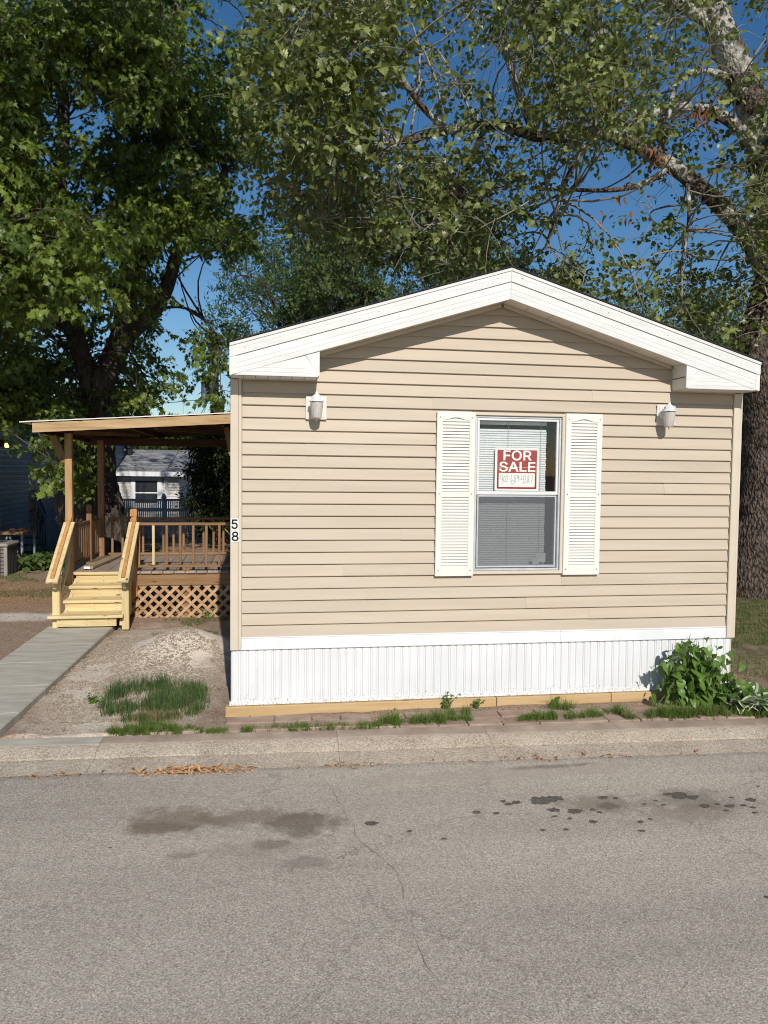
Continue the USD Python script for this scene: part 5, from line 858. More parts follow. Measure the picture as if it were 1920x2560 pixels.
twig_pale = surf('pale_twig', [(.3, (.20, .165, .12)), (.7, (.36, .32, .25))], (3, 3, 3), 3, 3, .85, .15, shift=False)
twig_dark = surf('dark_twig', [(.3, (.05, .04, .032)), (.7, (.11, .09, .075))], (3, 3, 3), 3, 3, .9, .1, shift=False)
lf_maple = leafmat('maple_leaf', (.036, .066, .011), (.15, .205, .032), (.21, .30, .04), .42, .4, .30, (.26, .31, .20))
lf_syc = leafmat('sycamore_leaf', (.045, .064, .016), (.185, .215, .057), (.25, .30, .058), .40, .45, .26)
lf_fine = leafmat('fine_leaf', (.045, .08, .02), (.085, .13, .035), (.14, .22, .05), .5, .3, .3)
lf_dark = leafmat('dark_leaf', (.018, .034, .010), (.035, .058, .016), (.05, .09, .02), .5, .25, .2)
lf_mid = leafmat('mid_leaf', (.045, .075, .018), (.095, .13, .036), (.13, .19, .04), .5, .3, .25)
lf_dead = leafmat('dead_leaf', (.22, .085, .03), (.38, .17, .07), (.30, .12, .04), .7, .2, .2)
def limb(T, name, pts, r0, r1, m, seg=12, rough=.10, n=None, seed=0, radii=None):
    n = n or max(8, int(len(pts) * 5)); p = spline(pts, n)
    rr = np.interp(np.linspace(0, 1, n), np.linspace(0, 1, len(radii)), radii) if radii is not None else np.linspace(r0, r1, n)
    part(T, name, tube(p, rr, seg, rough, seed, 4.0), m, smooth=True); return p
# sycamore at the right
TR = thing('sycamore_tree', 'huge sycamore with flaking bark at the right edge, its boughs reaching over the home', 'tree')
sy = [limb(TR, 'trunk', [(8.66, 5.25, -.2), (8.62, 5.2, .35), (8.62, 5.2, 1.0), (8.64, 5.2, 2.3), (8.50, 5.15, 3.3), (8.36, 5.1, 4.0), (8.54, 5.1, 4.7), (8.62, 5.1, 5.8), (8.48, 5.1, 6.9), (8.3, 5.05, 7.4)], 0, 0, bark_syc, 40, .16, 80, 3, [.74, .56, .47, .43, .43, .47, .38, .35, .37, .34])]
for k, (pts, a, b) in enumerate([([(8.34, 5.05, 7.3), (7.95, 5, 8.0), (7.4, 5, 9.0), (6.9, 5, 10.3)], .27, .18), ([(8.5, 5.1, 7.1), (8.75, 5, 8.6), (9.0, 5, 11)], .29, .2),
        ([(8.5, 5.1, 5.0), (7.89, 5, 5.94), (7.3, 5, 6.45), (6.79, 5, 6.78), (6.04, 5, 7.12), (5.44, 5, 7.26), (4.47, 5, 7.13), (4.0, 5, 7.23), (3.4, 5.1, 7.25), (2.2, 5.2, 6.95)], .16, .045),
        ([(8.45, 5.05, 6.6), (7.95, 5, 7.38), (7.4, 5, 7.72), (6.76, 5, 7.77), (6.22, 5, 7.6), (5.8, 5, 7.25)], .115, .06), ([(8.0, 5, 8.0), (7.3, 5, 8.35), (6.9, 5, 8.3), (6.55, 4.9, 7.8), (6.5, 4.85, 7.5)], .07, .03),
        ([(5.5, 5, 7.25), (5.06, 5, 6.83), (4.8, 5, 6.2), (4.6, 5, 5.5)], .05, .02), ([(6.6, 5, 6.85), (5.9, 4.95, 6.45), (5.2, 4.9, 6.35), (4.4, 4.9, 6.3)], .05, .02), ([(4.4, 5, 7.13), (3.9, 4.9, 8.2), (3.6, 4.8, 9.6)], .06, .03),
        ([(7.4, 5, 9.0), (5.8, 4.8, 9.5), (3.4, 4.3, 9.7), (1.6, 3.6, 9.3)], .10, .03), ([(3.0, 5.1, 7.2), (2.0, 4.5, 7.9), (1.3, 3.6, 8.4), (1.0, 3.0, 8.3)], .05, .02), ([(2.4, 5.2, 7.0), (1.6, 5.2, 6.4), (1.2, 5.0, 5.7)], .04, .015),
        ([(5.3, 5.1, 7.2), (5.5, 5.2, 8.3), (5.4, 5.2, 9.4)], .05, .02), ([(3.6, 5.1, 7.2), (3.3, 5.5, 6.2), (3.2, 5.6, 5.4)], .04, .015), ([(6.9, 5, 6.7), (6.9, 4.9, 5.9), (6.75, 4.9, 5.2)], .04, .015)]):
    sy.append(limb(TR, 'limb', pts, a, b, bark_syc, 18 if a > .1 else 10, .10, seed=k))
r = np.random.default_rng(21)
SC = clusters(SYC); SC[:, 3] *= 1.42
part(TR, 'twigs', twigs(SC, sy[1:], r, .0135, 4), twig_pale, kind='stuff')
protos = [spray(SYCA, k, .090, .32, r) for k in (5, 5, 6, 7)]
pos, R, sc = foliage(SC, 7.6, r, .25)
# the nearest leaves are leaves one can pick out
def nearest(pos, n, umax=1900, vmax=900):
    out = []
    for i in np.argsort(np.linalg.norm(pos - CAM, axis=1))[:4000]:
        d = pos[i] - CAM; u = (d @ _r) / (d @ _f) * FPX + 960; v = 1280 - (d @ _u) / (d @ _f) * FPX
        if 20 < u < umax and 20 < v < vmax: out.append(i)
        if len(out) == n: break
    return out
big = nearest(pos, 290)
ml = [leaf(MAPLE, .2, q, .12) for q in (.12, .25, .38)]
gl = [leaf(SYCA, .2, q, .125) for q in (.12, .25, .38)]
for i in big:
    v, f = gl[i % 3]; part(TR, 'leaf', ((v * sc[i]) @ (R[i] @ rot(0, .3, 0)).T + pos[i], f), lf_syc)
instancer(TR, 'crown', protos, lf_syc, pos, R, sc, r.integers(0, 4, len(pos)))
dead = []
for c, n in (((7.1, 4.8, 7.55), 26), ((6.35, 4.8, 6.95), 18), ((5.75, 4.8, 6.2), 10), ((6.2, 4.8, 7.35), 9)):
    for _ in range(n):
        v, f = leaf(OVAL, .5, .5, .13); dead.append((v @ rot(r.uniform(0, 6.3), r.uniform(.7, 1.6), r.normal()).T + np.array(c) + r.normal(size=3) * [.14, .14, .2], f))
part(TR, 'dead_leaves', join(*dead), lf_dead, 'withered orange brown leaf bunches', kind='stuff')
# silver maple at the left
TM = thing('maple_tree', 'big dark silver maple with a swollen forked trunk behind the porch', 'tree')
mp = [limb(TM, 'trunk', [(-3.02, 10.1, -.2), (-3.08, 10.1, .5), (-3.18, 10.1, 1.3), (-3.1, 10.1, 2.1), (-3.05, 10.1, 2.8), (-3.03, 10.1, 3.45)], 0, 0, bark_maple, 40, .22, 60, 8, [.72, .62, .66, .44, .36, .36])]
for k, (pts, a, b) in enumerate([([(-2.98, 10.1, 3.2), (-2.90, 10, 3.75), (-2.54, 10, 4.6), (-2.38, 10, 5.8), (-2.18, 10, 6.95), (-1.9, 10, 7.92), (-1.5, 9.8, 9.5), (-1.4, 9.6, 11.5)], .26, .10), ([(-3.05, 10.1, 3.2), (-3.15, 10, 3.75), (-3.4, 10, 4.6), (-3.62, 9.9, 5.6), (-3.66, 9.8, 6.6), (-3.55, 9.8, 8.6), (-3.7, 9.6, 10.5)], .20, .09),
        ([(-2.6, 10, 4.4), (-2.1, 10, 5.0), (-1.79, 10, 5.35), (-1.45, 10, 6.3), (-.95, 9.9, 7.3), (-.4, 9.8, 8.1)], .19, .07), ([(-3.6, 9.9, 5.8), (-4.5, 9.0, 6.9), (-5.3, 8.4, 8.2)], .11, .05), ([(-2.4, 10, 5.6), (-1.95, 10, 6.6), (-1.95, 10, 7.6)], .11, .05), ([(-2.1, 10, 5.0), (-1.3, 9.9, 5.3), (-.8, 9.7, 5.0), (-.5, 9.6, 4.4)], .04, .012),
        ([(-3.4, 10, 4.6), (-3.9, 8.5, 5.2), (-4.1, 6.6, 5.4), (-3.9, 5.6, 5.1)], .09, .03), ([(-3.66, 9.8, 6.6), (-3.9, 7.8, 7.6), (-4.0, 6.2, 7.9)], .09, .03), ([(-2.0, 9.9, 7.6), (-2.2, 6.5, 9.6), (-2.2, 3.5, 10.3)], .10, .04), ([(-3.2, 10, 3.9), (-4.2, 9.2, 3.6), (-4.6, 8.4, 3.0)], .07, .02)]):
    mp.append(limb(TM, 'limb', pts, a, b, bark_maple, 16, .14, seed=30 + k))
r = np.random.default_rng(22)
MC = clusters(MAP)
part(TM, 'twigs', twigs(MC, mp[1:], r, .016, 2), twig_dark, kind='stuff')
protos = [spray(MAPLE, k, .108, .30, r, .5) for k in (7, 8, 9, 9)]
pos, R, sc = foliage(MC, 15, r, .35)
for i in nearest(pos, 285, 560, 1000):
    v, f = ml[i % 3]; part(TM, 'leaf', ((v * sc[i]) @ (R[i] @ rot(0, .3, 0)).T + pos[i], f), lf_maple)
instancer(TM, 'crown', protos, lf_maple, pos, R, sc, r.integers(0, 4, len(pos)))
# trees behind
def back_tree(name, label, base, crown, per, lm, outline=OVAL, L=.11, n=9, seed=0, clump=.6, nc=40, trunk=.16, up=False, gap=.75, group=None):
    """crown: list of (x, y, z, rx, ry, rz) masses"""
    T = thing(name, label, 'tree'); r = np.random.default_rng(seed); C = []
    for cx, cy, cz, rx, ry, rz in crown:
        for _ in range(nc):
            d = r.normal(size=3); d /= np.linalg.norm(d); q = d * r.uniform(.1, 1) ** .45
            C.append((cx + q[0] * rx, cy + q[1] * ry, cz + q[2] * rz, clump * r.uniform(.7, 1.3)))
    C = np.array(C); ctr = C[:, :3].mean(0); hz = C[:, 2]
    lims = [limb(T, 'trunk', [base, ((base[0] + ctr[0]) / 2, (base[1] + ctr[1]) / 2, (base[2] + ctr[2]) / 2), (ctr[0], ctr[1], ctr[2] + .4 * (hz.max() - ctr[2]))], trunk, trunk * .25, bark_maple, 10, .1, seed=seed)]
    for k in range(6):
        e = C[r.integers(len(C)), :3]; s = lims[0][int(len(lims[0]) * r.uniform(.4, .85))]
        lims.append(limb(T, 'limb', [s, (s + e) / 2 + [0, 0, .2], e], trunk * .4, trunk * .1, bark_maple, 8, .08, seed=seed + k))
    part(T, 'twigs', twigs(C, lims, r, trunk * .14, 2), twig_dark, kind='stuff')
    pr = [spray(outline, n, L, .35, r, .2 if not up else -.4) for _ in range(3)]
    pos, R, sc = foliage(C, per, r, .2 if not up else -.7)
    instancer(T, 'crown', pr, lm, pos, R, sc, r.integers(0, 3, len(pos)))
back_tree('ash_tree', 'feathery ash with upswept twigs rising left of the roof peak', (1.2, 26, -.3), [(.75, 26, 8.2, 2.5, 2, 2.5), (2.6, 26, 8.2, 1.8, 1.5, 1.9)], 10, lf_fine, L=.15, n=9, seed=41, nc=40, up=True, clump=.6)
back_tree('elm_tree', 'dense dark tree directly behind the left roof slope', (3.6, 23, -.3), [(3.3, 23, 9.3, 2.0, 1.8, 2.4), (4.4, 23.5, 7.6, 1.8, 1.5, 1.6)], 8, lf_mid, L=.17, n=9, seed=42, nc=46)
back_tree('poplar_tree', 'hazy feathery tree far behind the left half of the roof', (2.4, 32, -.3), [(1.6, 32, 12.0, 2.8, 2, 2.8), (4.6, 32, 12.6, 2.4, 2, 2.6)], 8, lf_fine, L=.17, n=9, seed=49, nc=44, up=True, clump=.7, trunk=.2)
back_tree('willow_tree', 'thin light green tree standing behind the roof peak', (9.8, 34, -.3), [(9.2, 34, 14.0, 3.0, 2, 4.4), (11.2, 34, 12.2, 3.0, 2, 3.2)], 9, lf_fine, L=.20, n=9, seed=43, nc=44, up=True, clump=.7, trunk=.22)
back_tree('far_locust_tree', 'fine leaved tree behind the right roof slope beside the trunk', (19, 26, -.3), [(18.2, 26, 8.7, 2.6, 2, 1.9), (20.4, 26, 8.9, 1.6, 2, 1.8)], 8, lf_fine, L=.14, n=9, seed=44, nc=44, clump=.55)
back_tree('hackberry_tree', 'shaded broad tree low behind the right roof slope', (14.6, 30, -.3), [(13.6, 30, 10.4, 2.8, 2, 2.0), (11.4, 29, 9.6, 2.0, 2, 1.8)], 11, lf_dark, outline=MAPLE, L=.2, n=7, seed=45, nc=44, clump=.7)
back_tree('cedar_tree', 'dark dense evergreen by the right end of the picket fence', (-.85, 14.6, -.1), [(-.86, 14.6, 1.3, .42, .6, 1.2), (-.80, 14.6, 2.6, .34, .5, 1.0)], 26, lf_dark, L=.11, n=11, seed=46, nc=34, clump=.4)
back_tree('mulberry_tree', 'bright leafy tree beyond the far house roof', (-5.2, 44, -.3), [(-4.6, 44, 3.6, 4.0, 2, 1.5)], 10, lf_fine, outline=MAPLE, L=.25, n=8, seed=47, nc=60, clump=.8)
back_tree('hedge_tree', 'grey green scrubby tree above the blue trailer roof', (-10.5, 30, -.3), [(-10.6, 30, 4.9, 2.0, 2, 1.6)], 9, lf_fine, L=.16, n=9, seed=48, nc=40, clump=.6)
# far woods along the horizon
r = np.random.default_rng(50); C = []
for _ in range(520):
    x = r.uniform(-60, 90); h = 4.0 + 2.2 * meshkit.noise(np.array([[x * .12, 3.1, 0]]))[0]
    C.append((x, r.uniform(52, 60), r.uniform(.2, h), 1.5 * r.uniform(.7, 1.3)))
pos, R, sc = foliage(np.array(C), 1.6, r, .1)
path = '/World/far_woods'; UsdGeom.Xform.Define(stage, path); setd(stage.GetPrimAtPath(path), label='dark line of woods far behind everything', category='woods', kind='stuff')
instancer(path, 'crown', [spray(MAPLE, 9, .6, 1.2, r, .2) for _ in range(3)], lf_dark, pos, R, sc, r.integers(0, 3, len(pos)))
# ------------------------------------------------------------------ low plants, litter, stones
gh = lambda x, y: zg(x, y) + .02 * (meshkit.fbm(np.stack([np.asarray(x, float), np.asarray(y, float), np.zeros(np.shape(x))], -1) * 2.3, 4, 3) - .5) + .016 * (meshkit.fbm(np.stack([np.asarray(x, float), np.asarray(y, float), np.zeros(np.shape(x))], -1) * 9, 3, 5) - .5)
def blades(x, y, h, w, r, lean=.5, z=None):
    """curved grass blades, 4 triangles each"""
    n = len(x); z = gh(x, y) - .004 if z is None else z
    a = r.uniform(0, 2 * math.pi, n); b = a + math.pi / 2 + r.normal(0, .5, n); ln = np.abs(r.normal(0, lean, n)) * h
    d = np.c_[np.cos(a), np.sin(a)]; s = np.c_[np.cos(b), np.sin(b)] * (w / 2)[:, None]
    V = np.zeros((n, 5, 3)); o = np.c_[x, y]
    for k, (t, ww) in enumerate(((0, 1), (.55, .8))):
        p = o + d * (ln * t * t)[:, None]
        V[:, 2 * k, :2], V[:, 2 * k + 1, :2] = p - s * ww, p + s * ww; V[:, 2 * k, 2] = V[:, 2 * k + 1, 2] = z + h * t
    V[:, 4, :2] = o + d * ln[:, None]; V[:, 4, 2] = z + h * (1 - .25 * (ln / h) ** 2)
    F = np.array([[0, 1, 3], [0, 3, 2], [2, 3, 4]])
    return V.reshape(-1, 3), (F[None] + 5 * np.arange(n)[:, None, None]).reshape(-1, 3)
grass_deep = leafmat('deep_grass', (.07, .12, .036), (.20, .26, .10), (.20, .30, .10), .5, .3, .2)
grass_bright = leafmat('bright_grass', (.09, .145, .025), (.18, .24, .055), (.20, .31, .06), .5, .3, .28)
grass_lawn = leafmat('lawn_grass', (.055, .08, .02), (.13, .145, .05), (.15, .19, .04), .6, .2, .2)
straw = leafmat('straw', (.30, .19, .09), (.46, .33, .18), (.3, .2, .1), .8, .1, .15)
r = np.random.default_rng(61)
def inside(n, cx, cy, rx, ry, p=.5):
    a = r.uniform(0, 2 * math.pi, n); q = r.uniform(0, 1, n) ** p; return cx + rx * q * np.cos(a), cy + ry * q * np.sin(a)
def tuft(spots):
    """blades in leaning tussocks"""
    X_, Y_, Hh = [], [], []
    for cx, cy, rad, n, h in spots:
        x, y = inside(n, cx, cy, rad, rad, .6); X_.append(x); Y_.append(y); Hh.append(h * r.uniform(.5, 1.2, n))
    return np.concatenate(X_), np.concatenate(Y_), np.concatenate(Hh)
sp = []
for _ in range(190):
    x, y = inside(1, -.66, .44, .46, .62); x, y = float(x[0]), float(y[0])
    hole = ((x + .86) / .16) ** 2 + ((y - .45) / .2) ** 2 < 1 or ((x + .62) / .2) ** 2 + ((y + .03) / .12) ** 2 < 1 or (x < -.86 and y < .05)
    if not hole and meshkit.noise(np.array([[x * 5, y * 5, 0]]))[0] > .3: sp.append((x, y, .06, int(r.integers(12, 44)), .15 * r.uniform(.5, 1.2)))
x, y, h = tuft(sp)
solo('grass_patch', 'ragged patch of long dark grass between the walkway and the home', 'grass', blades(x, y, h, np.full(len(x), .0046), r, .6), grass_deep, kind='stuff')
x, y, h = tuft([(a, b, c * 1.2, max(1, n // 9), e * .8) for a, b, c, n, e in sp])
solo('dead_grass', 'dry yellow blades mixed through the long grass patch', 'grass', blades(x, y, h, np.full(len(x), .004), r, .9), straw, kind='stuff')
x, y = inside(900, -.62, -.02, .21, .11)
solo('dry_straw', 'dry straw thatch in front of the long grass patch', 'straw', blades(x, y, r.uniform(.02, .07, 900), np.full(900, .0035), r, 1.6), straw, kind='stuff')
# bright weeds along the back of the kerb
sp = []
def row(u0, u1, n, v, h, k=52, rad=.038):
    for _ in range(n):
        u = r.uniform(u0, u1); X0, Y0 = street(u, -v - abs(r.normal(0, .035))); sp.append((X0, Y0, rad * r.uniform(.6, 1.4), k, 1.55 * h * r.uniform(.5, 1.3)))
row(-.95, -.42, 34, .04, .045); row(-.42, -.05, 16, .02, .04); row(.12, .55, 12, .02, .035); row(.5, 1.35, 34, .03, .045); row(1.2, 1.75, 34, .09, .07, 46); row(1.75, 2.05, 8, .14, .05); row(2.35, 2.5, 5, .10, .04); row(2.5, 2.85, 14, .10, .06); row(2.85, 3.15, 10, .13, .06)
row(3.2, 3.3, 4, .2, .06); row(3.3, 4.3, 46, .06, .075, 44); row(4.3, 5.2, 26, .05, .05); row(1.85, 2.2, 5, .30, .06); row(2.7, 2.95, 5, .33, .07); row(-.85, -.5, 12, .16, .05)
x, y, h = tuft(sp)
solo('kerb_weeds', 'low bright green grass and weeds growing along the back of the kerb', 'weeds', blades(x, y, h, np.full(len(x), .0045), r, .8), grass_bright, kind='stuff')
# lawn right and sparse grass elsewhere
def scatter(n, x0, x1, y0, y1, thr, seed, fr=2.0):
    x, y = r.uniform(x0, x1, n), r.uniform(y0, y1, n); k = meshkit.fbm(np.c_[x, y, x * 0] * fr, 4, seed) > thr; return x[k], y[k]
x, y = scatter(46000, 4.75, 9.5, -.45, 6.5, .44, 4); sd = (x - RO[0]) * RN[0] + (y - RO[1]) * RN[1] < -.03; x, y = x[sd], y[sd]
solo('lawn', 'thin patchy lawn right of the home under the sycamore', 'grass', blades(x, y, r.uniform(.02, .055, len(x)), np.full(len(x), .006), r, .8), grass_lawn, kind='stuff')
x1, y1 = scatter(26000, -6.5, -2.75, 3.6, 9.5, .56, 9, 1.4); x2, y2 = scatter(3000, -1.0, -.05, 2.6, 4.0, .55, 12, 3.0); x3, y3 = scatter(9000, -5, 1.0, 6.3, 15, .5, 15, 1.0)
x, y = np.r_[x1, x2, x3], np.r_[y1, y2, y3]
solo('yard_grass', 'sparse grass on the bare yard left of and behind the porch', 'grass', blades(x, y, r.uniform(.02, .06, len(x)), np.full(len(x), .007), r, .8), grass_lawn, kind='stuff')
# gravel
def stones(x, y, s, r, up=.25):
    n = len(x); o = np.array([[1, 0, 0], [-1, 0, 0], [0, 1, 0], [0, -1, 0], [0, 0, 1], [0, 0, -1]], float)
    V = o[None] * (s[:, None, None] * r.uniform(.55, 1.2, (n, 6, 1))) * np.array([1, 1, .7]); a = r.uniform(0, 6.28, n); c, t = np.cos(a), np.sin(a)
    V = np.stack([V[..., 0] * c[:, None] - V[..., 1] * t[:, None], V[..., 0] * t[:, None] + V[..., 1] * c[:, None], V[..., 2]], -1)
    V += np.stack([x, y, gh(x, y) + s * up], -1)[:, None]
    F = np.array([[0, 2, 4], [2, 1, 4], [1, 3, 4], [3, 0, 4], [2, 0, 5], [1, 2, 5], [3, 1, 5], [0, 3, 5]])
    return V.reshape(-1, 3), (F[None] + 6 * np.arange(n)[:, None, None]).reshape(-1, 3)
x, y = inside(16000, -.92, 1.35, .80, 1.8, .5); k = (x > wr(y) + .01) & (x < -.12) & (y > -.35) & (meshkit.fbm(np.c_[x, y, x * 0] * 3, 3, 8) > .36); x, y = x[k], y[k]
grm = mat('pale_gravel', {'g': ('geometry', {}), 'r': ('rgb_ramp', {'ramp': [(0, (.30, .245, .185)), (.4, (.52, .44, .35)), (.8, (.68, .60, .50)), (1, (.80, .75, .67))]}), 'p': ('principled_bsdf', {'roughness': .9, 'specular_ior_level': .15})}, [('g.random_per_island', 'r.fac'), ('r.color', 'p.base_color')])
solo('gravel', 'loose pale gravel heaped between the walkway and the home', 'gravel', stones(x, y, np.exp(r.normal(math.log(.0075), .45, len(x))).clip(.003, .028), r), grm, kind='stuff')
# leaf litter
def flakes(x, y, L, r, z=None, tilt=.35):
    gs = []; z = gh(x, y) + .004 if z is None else z
    for i in range(len(x)):
        v, f = leaf(OVAL, .3, .3, L[i]); gs.append((v @ rot(r.uniform(0, 6.3), r.normal() * tilt, r.normal() * tilt).T + (x[i], y[i], z[i] + .003), f))
    return join(*gs)
x, y = r.uniform(-5.8, -2.6, 2600), r.uniform(3.0, 9.0, 2600); x2, y2 = r.uniform(-1.6, -.03, 420), r.uniform(-.3, 4.0, 420); x3, y3 = r.uniform(0, 5, 260), r.uniform(-.45, -.08, 260); x4, y4 = r.uniform(4.8, 8, 500), r.uniform(-.3, 4.5, 500)
x, y = np.r_[x, x2, x3, x4], np.r_[y, y2, y3, y4]; x, y = x[(k := ~((x > -2.5) & (x < wr(y) + .02) & (y < 4)))], y[k]
solo('leaf_litter', 'scattered dry leaf bits on the bare ground', 'leaf litter', flakes(x, y, r.uniform(.012, .038, len(x)), r), straw, kind='stuff')
def gutter_pile(name, label, u0, u1, n, v, sv, h, L0, L1):
    u = np.clip(r.normal((u0 + u1) / 2, (u1 - u0) / 4, n), u0, u1); vv = v + r.normal(0, sv, n) ; X0, Y0 = street(u, vv)
    z = -.142 + h * np.abs(r.normal(0, .6, n)) * np.exp(-((u - (u0 + u1) / 2) / ((u1 - u0) / 3)) ** 2)
    solo(name, label, 'leaf pile', flakes(X0, Y0, r.uniform(L0, L1, n), r, z, .5), lf_dead2, kind='stuff')
lf_dead2 = leafmat('gutter_leaf', (.34, .15, .06), (.55, .33, .17), (.3, .15, .06), .7, .2, .15)
gutter_pile('leaf_pile', 'orange brown pile of dry leaves in the gutter below the grass patch', -.62, .22, 330, .60, .035, .022, .02, .065)
gutter_pile('leaf_pile', 'few dry leaves in the gutter below the skirting left half', .55, 1.25, 60, .59, .02, .006, .015, .045)
gutter_pile('leaf_pile', 'sparse dry leaf scraps at the far left of the gutter', -1.45, -.75, 46, .60, .025, .008, .012, .05)
gutter_pile('leaf_pile', 'sparse dry twigs and leaves in the gutter at the right', 1.5, 3.6, 70, .58, .02, .004, .012, .05)
# pavers sunk in the strip between timber and kerb
PV = thing('paver_edging', 'row of half buried reddish tan pavers under the front of the home', 'pavers')
pvm = surf('paver', [(.3, (.27, .19, .145)), (.55, (.36, .265, .205)), (.75, (.43, .33, .265))], (1, 1, 1), 6, 6, .9, .15, .4, 60, .004, vary=.10)
for i in range(2):
    u = -.62 if i == 0 else -.05
    while u < 4.35:
        L = r.uniform(.24, .34) if u > 0 else .40
        a, b = (-.20, -.02) if i == 0 else (-.385, -.21)
        if not (u < -.3 and i == 1):
            cx, cy = street(u + L / 2, (a + b) / 2)
            part(PV, 'paver', move(box(-L / 2 + .005, L / 2 - .005, (a - b) / 2 + .005, (b - a) / 2 - .005, -.05, 0, .006), (cx, cy, -.066 + .006 * r.normal()), rz=TH + .02 * r.normal(), rx=.02 * r.normal(), ry=.015 * r.normal()), pvm)
        u += L
# bush with heart shaped leaves at the right corner
BU = thing('leafy_bush', 'young bush with broad heart shaped leaves against the right end of the skirting', 'bush')
lf_bush = leafmat('bush_leaf', (.07, .135, .024), (.14, .235, .045), (.20, .36, .06), .38, .45, .26)
stem_m = surf('green_stem', [(.3, (.10, .12, .05)), (.7, (.17, .15, .08))], (1, 1, 1), 3, 2, .7, .2, shift=False)
tips = []
for i in range(40):
    a = r.uniform(0, 6.28); top = np.array([4.17 + .40 * math.cos(a) * r.uniform(.2, 1), -.26 + .17 * math.sin(a) * r.uniform(.2, 1), 0]); hgt = .18 + .42 * math.exp(-((top[0] - 4.06) / .28) ** 2) * r.uniform(.6, 1.15)
    b = np.array([4.12 + r.normal() * .14, -.22 + r.normal() * .04, -.09]); top[2] = hgt - .05
    p = spline([b, (b + top) / 2 + [r.normal() * .03, r.normal() * .03, .04], top], 7); tips.append(p)
    part(BU, 'stem', tube(p, np.linspace(.006, .0025, 7), 5, caps=False), stem_m)
for i in range(14):
    a = r.uniform(-1, 1); b = np.array([4.36 + .05 * a, -.24, -.09]); top = np.array([4.42 + .22 * a, -.34 + .08 * r.normal(), .02 + .20 * (1 - abs(a)) * r.uniform(.7, 1.1)])
    p = spline([b, (b + top) / 2 + [0, .02, .05], top], 7); tips.append(p); part(BU, 'stem', tube(p, np.linspace(.005, .002, 7), 5, caps=False), stem_m)
inner = []
for i in range(340):
    p = tips[r.integers(len(tips))]; q = p[r.integers(1, 7)] + r.normal(size=3) * [.06, .03, .03]; q[1] = min(q[1], -.06); q[2] = max(q[2], -.04)
    v, f = leaf(HEART, .22, .25, r.uniform(.045, .095)); inner.append((v @ rot(r.uniform(0, 6.28), r.uniform(.1, 1.2), r.normal() * .5).T + q, f))
part(BU, 'inner_leaves', join(*inner), lf_bush, kind='stuff')
for i in range(292):
    p = tips[r.integers(len(tips))]; t = r.uniform(.25, 1); q = p[int(t * 6)] + r.normal(size=3) * [.045, .035, .03]
    L = r.uniform(.062, .118) * (1.15 - .35 * t); v, f = leaf(HEART, .22, r.uniform(.1, .4), L)
    yaw = r.uniform(-3.14, 0) if r.random() < .7 else r.uniform(0, 6.28)
    q[2] = max(q[2], -.03); q[1] = min(q[1], -.075)
    part(BU, 'leaf', (v @ rot(yaw, r.uniform(.1, 1.2), r.normal() * .5).T + q, f), lf_bush)
for i, (x, z, y) in enumerate(((4.55, .30, -.3), (4.42, .40, -.28))):
    p = spline([(4.1, -.25, .0), (x - .12, y, z - .08), (x, y, z)], 8); part(BU, 'stem', tube(p, .003, 5, caps=False), stem_m)
    for k in range(3):
        v, f = leaf(HEART, .2, .25, .085); part(BU, 'leaf', (v @ rot(r.uniform(-2.5, .3), .7, r.normal() * .4).T + p[7 - 2 * k] + [0, -.01, 0], f), lf_bush)
# hosta
HO = thing('hosta', 'hosta with white edged green leaves beside the leafy bush', 'plant')
hm = mat('hosta_leaf', {'u': ('uvmap', {'attribute': 'st'}), 's': ('separate_xyz', {}), 'n': ('noise_texture', {'scale': 30.0}), 'g': ('geometry', {}), 'a': ('math', {'math_type': 'multiply_add', 'value2': .28, 'value3': -.14}), 'ad': ('math', {'math_type': 'add'}),
         'r': ('rgb_ramp', {'ramp': [(0, (.11, .20, .05)), (.56, (.13, .22, .065)), (.66, (.58, .62, .42)), (1, (.74, .74, .58))]}), 'p': ('principled_bsdf', {'roughness': .4, 'specular_ior_level': .4}), 't': ('translucent_bsdf', {}), 'mx': ('mix_closure', {'fac': .25})},
         [('u.UV', 's.vector'), ('g.position', 'n.vector'), ('n.fac', 'a.value1'), ('s.x', 'ad.value1'), ('a.value', 'ad.value2'), ('ad.value', 'r.fac'), ('r.color', 'p.base_color'), ('r.color', 't.color'), ('p.BSDF', 'mx.closure1'), ('t.BSDF', 'mx.closure2')], surface='mx.closure')
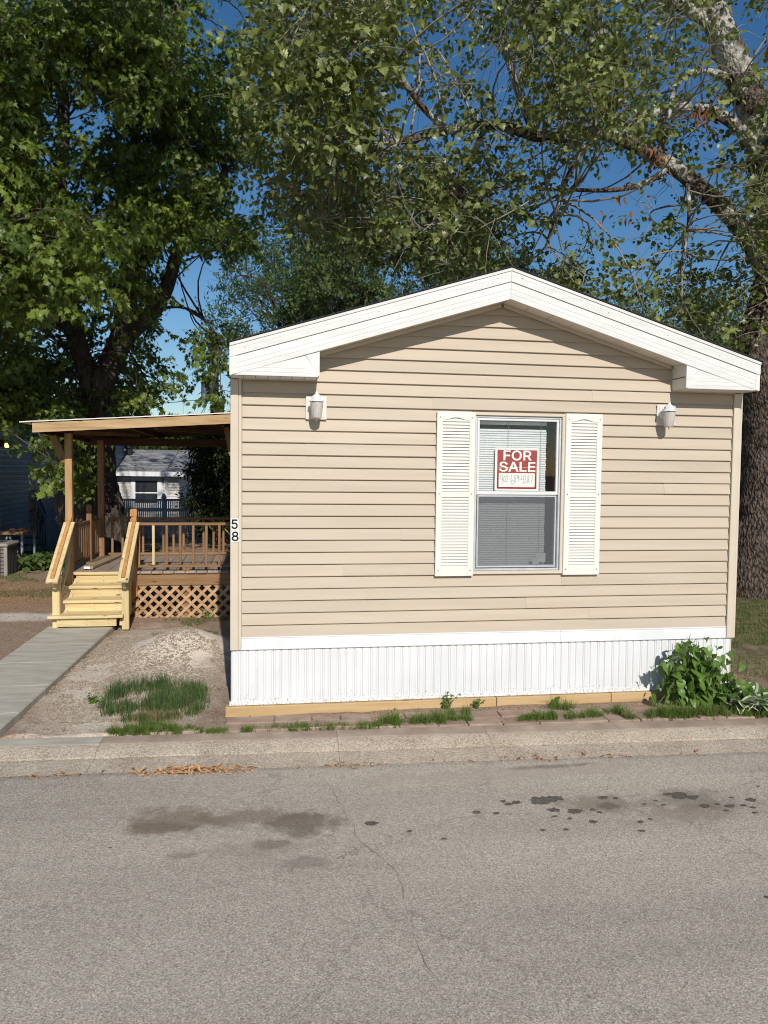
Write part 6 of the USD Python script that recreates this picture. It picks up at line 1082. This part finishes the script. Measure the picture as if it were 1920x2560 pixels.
for i in range(46):
    c = np.array([4.50, -.42, -.06]); yaw = r.uniform(-2.4, .8) if i < 38 else r.uniform(.9, 4); L = r.uniform(.20, .34); wd = L * r.uniform(.15, .21); p0 = r.uniform(.7, 1.55); nn = 9
    t = np.linspace(0, 1, nn); arc = np.c_[L * np.sin(t * 1.25 + .1) * .95, L * (np.sin(p0) * t - 1.0 * t * t * (.45 + .35 * r.random()))]
    half = wd * np.sin(math.pi * np.clip(t, .02, 1) ** .75) ** .8 + .004; V, UV = [], []
    for k in range(nn):
        for s in (-1, -.6, 0, .6, 1): V.append((arc[k, 0], s * half[k], arc[k, 1] + .25 * abs(s) * half[k] + .004 * math.sin(9 * t[k] + s * 3))); UV.append((abs(s), t[k]))
    F = []
    for k in range(nn - 1):
        for s in range(4): q = k * 5 + s; F += [[q, q + 1, q + 6], [q, q + 6, q + 5]]
    V = np.array(V) @ rot(yaw, 0, r.normal() * .25).T + c + [.05 * r.normal(), .03 * r.normal(), 0]
    V[:, 2] = np.maximum(V[:, 2], -.075)
    part(HO, 'leaf', (V, np.array(F)), hm, smooth=True, uv=np.array(UV))
# single weeds against the timber
def weed(label, x, y, n, h, name='weed'):
    T = thing(name, label, 'weed'); z0 = float(gh(np.array(x), np.array(y)))
    for i in range(n):
        e = np.array([x + r.normal() * h * .35, y - abs(r.normal()) * .02, z0 + h * r.uniform(.5, 1.1)]); p = spline([(x, y, z0 - .01), ((x + e[0]) / 2 + r.normal() * .01, (y + e[1]) / 2, z0 + h * .4), e], 6)
        part(T, 'stem', tube(p, .0022, 4, caps=False), stem_m)
        part(T, 'leaves', join(*[(lambda g: (g[0] @ rot(r.uniform(0, 6.3), r.uniform(0, .9), r.normal() * .4).T + p[int(r.uniform(1.5, 5.99))], g[1]))(leaf(HEART, .2, .2, r.uniform(.018, .034))) for _ in range(9)]), lf_bush)
weed('small leafy weed with tall seed stalks against the middle of the sill timber', 1.86, -.10, 7, .16)
weed('leafy weed in front of the timber joint right of the middle', 2.13, -.10, 6, .09)
weed('low weed against the right half of the sill timber', 2.86, -.10, 6, .08)
weed('tiny weed at the base of the porch lattice', -.42, 3.95, 6, .15)
weed('broad leafed weed on the gravel near the walkway', -1.22, .45, 6, .09)
# weeds below the iron steps
sp = [(-4.0 + r.normal() * .35, 9.9 + r.normal() * .35, .12, 40, .2) for _ in range(60)]
V = []
for cx, cy, rad, n, h in sp:
    for _ in range(14):
        v, f = leaf(HEART, .2, .3, r.uniform(.07, .13)); x, y = cx + r.normal() * rad, cy + r.normal() * rad
        V.append((v @ rot(r.uniform(0, 6.3), r.uniform(0, .8), r.normal() * .4).T + (x, y, float(zg(x, y)) + r.uniform(.02, .25)), f))
solo('leafy_weeds', 'leafy green weeds below the black iron steps', 'weeds', join(*V), lf_fine, kind='stuff')
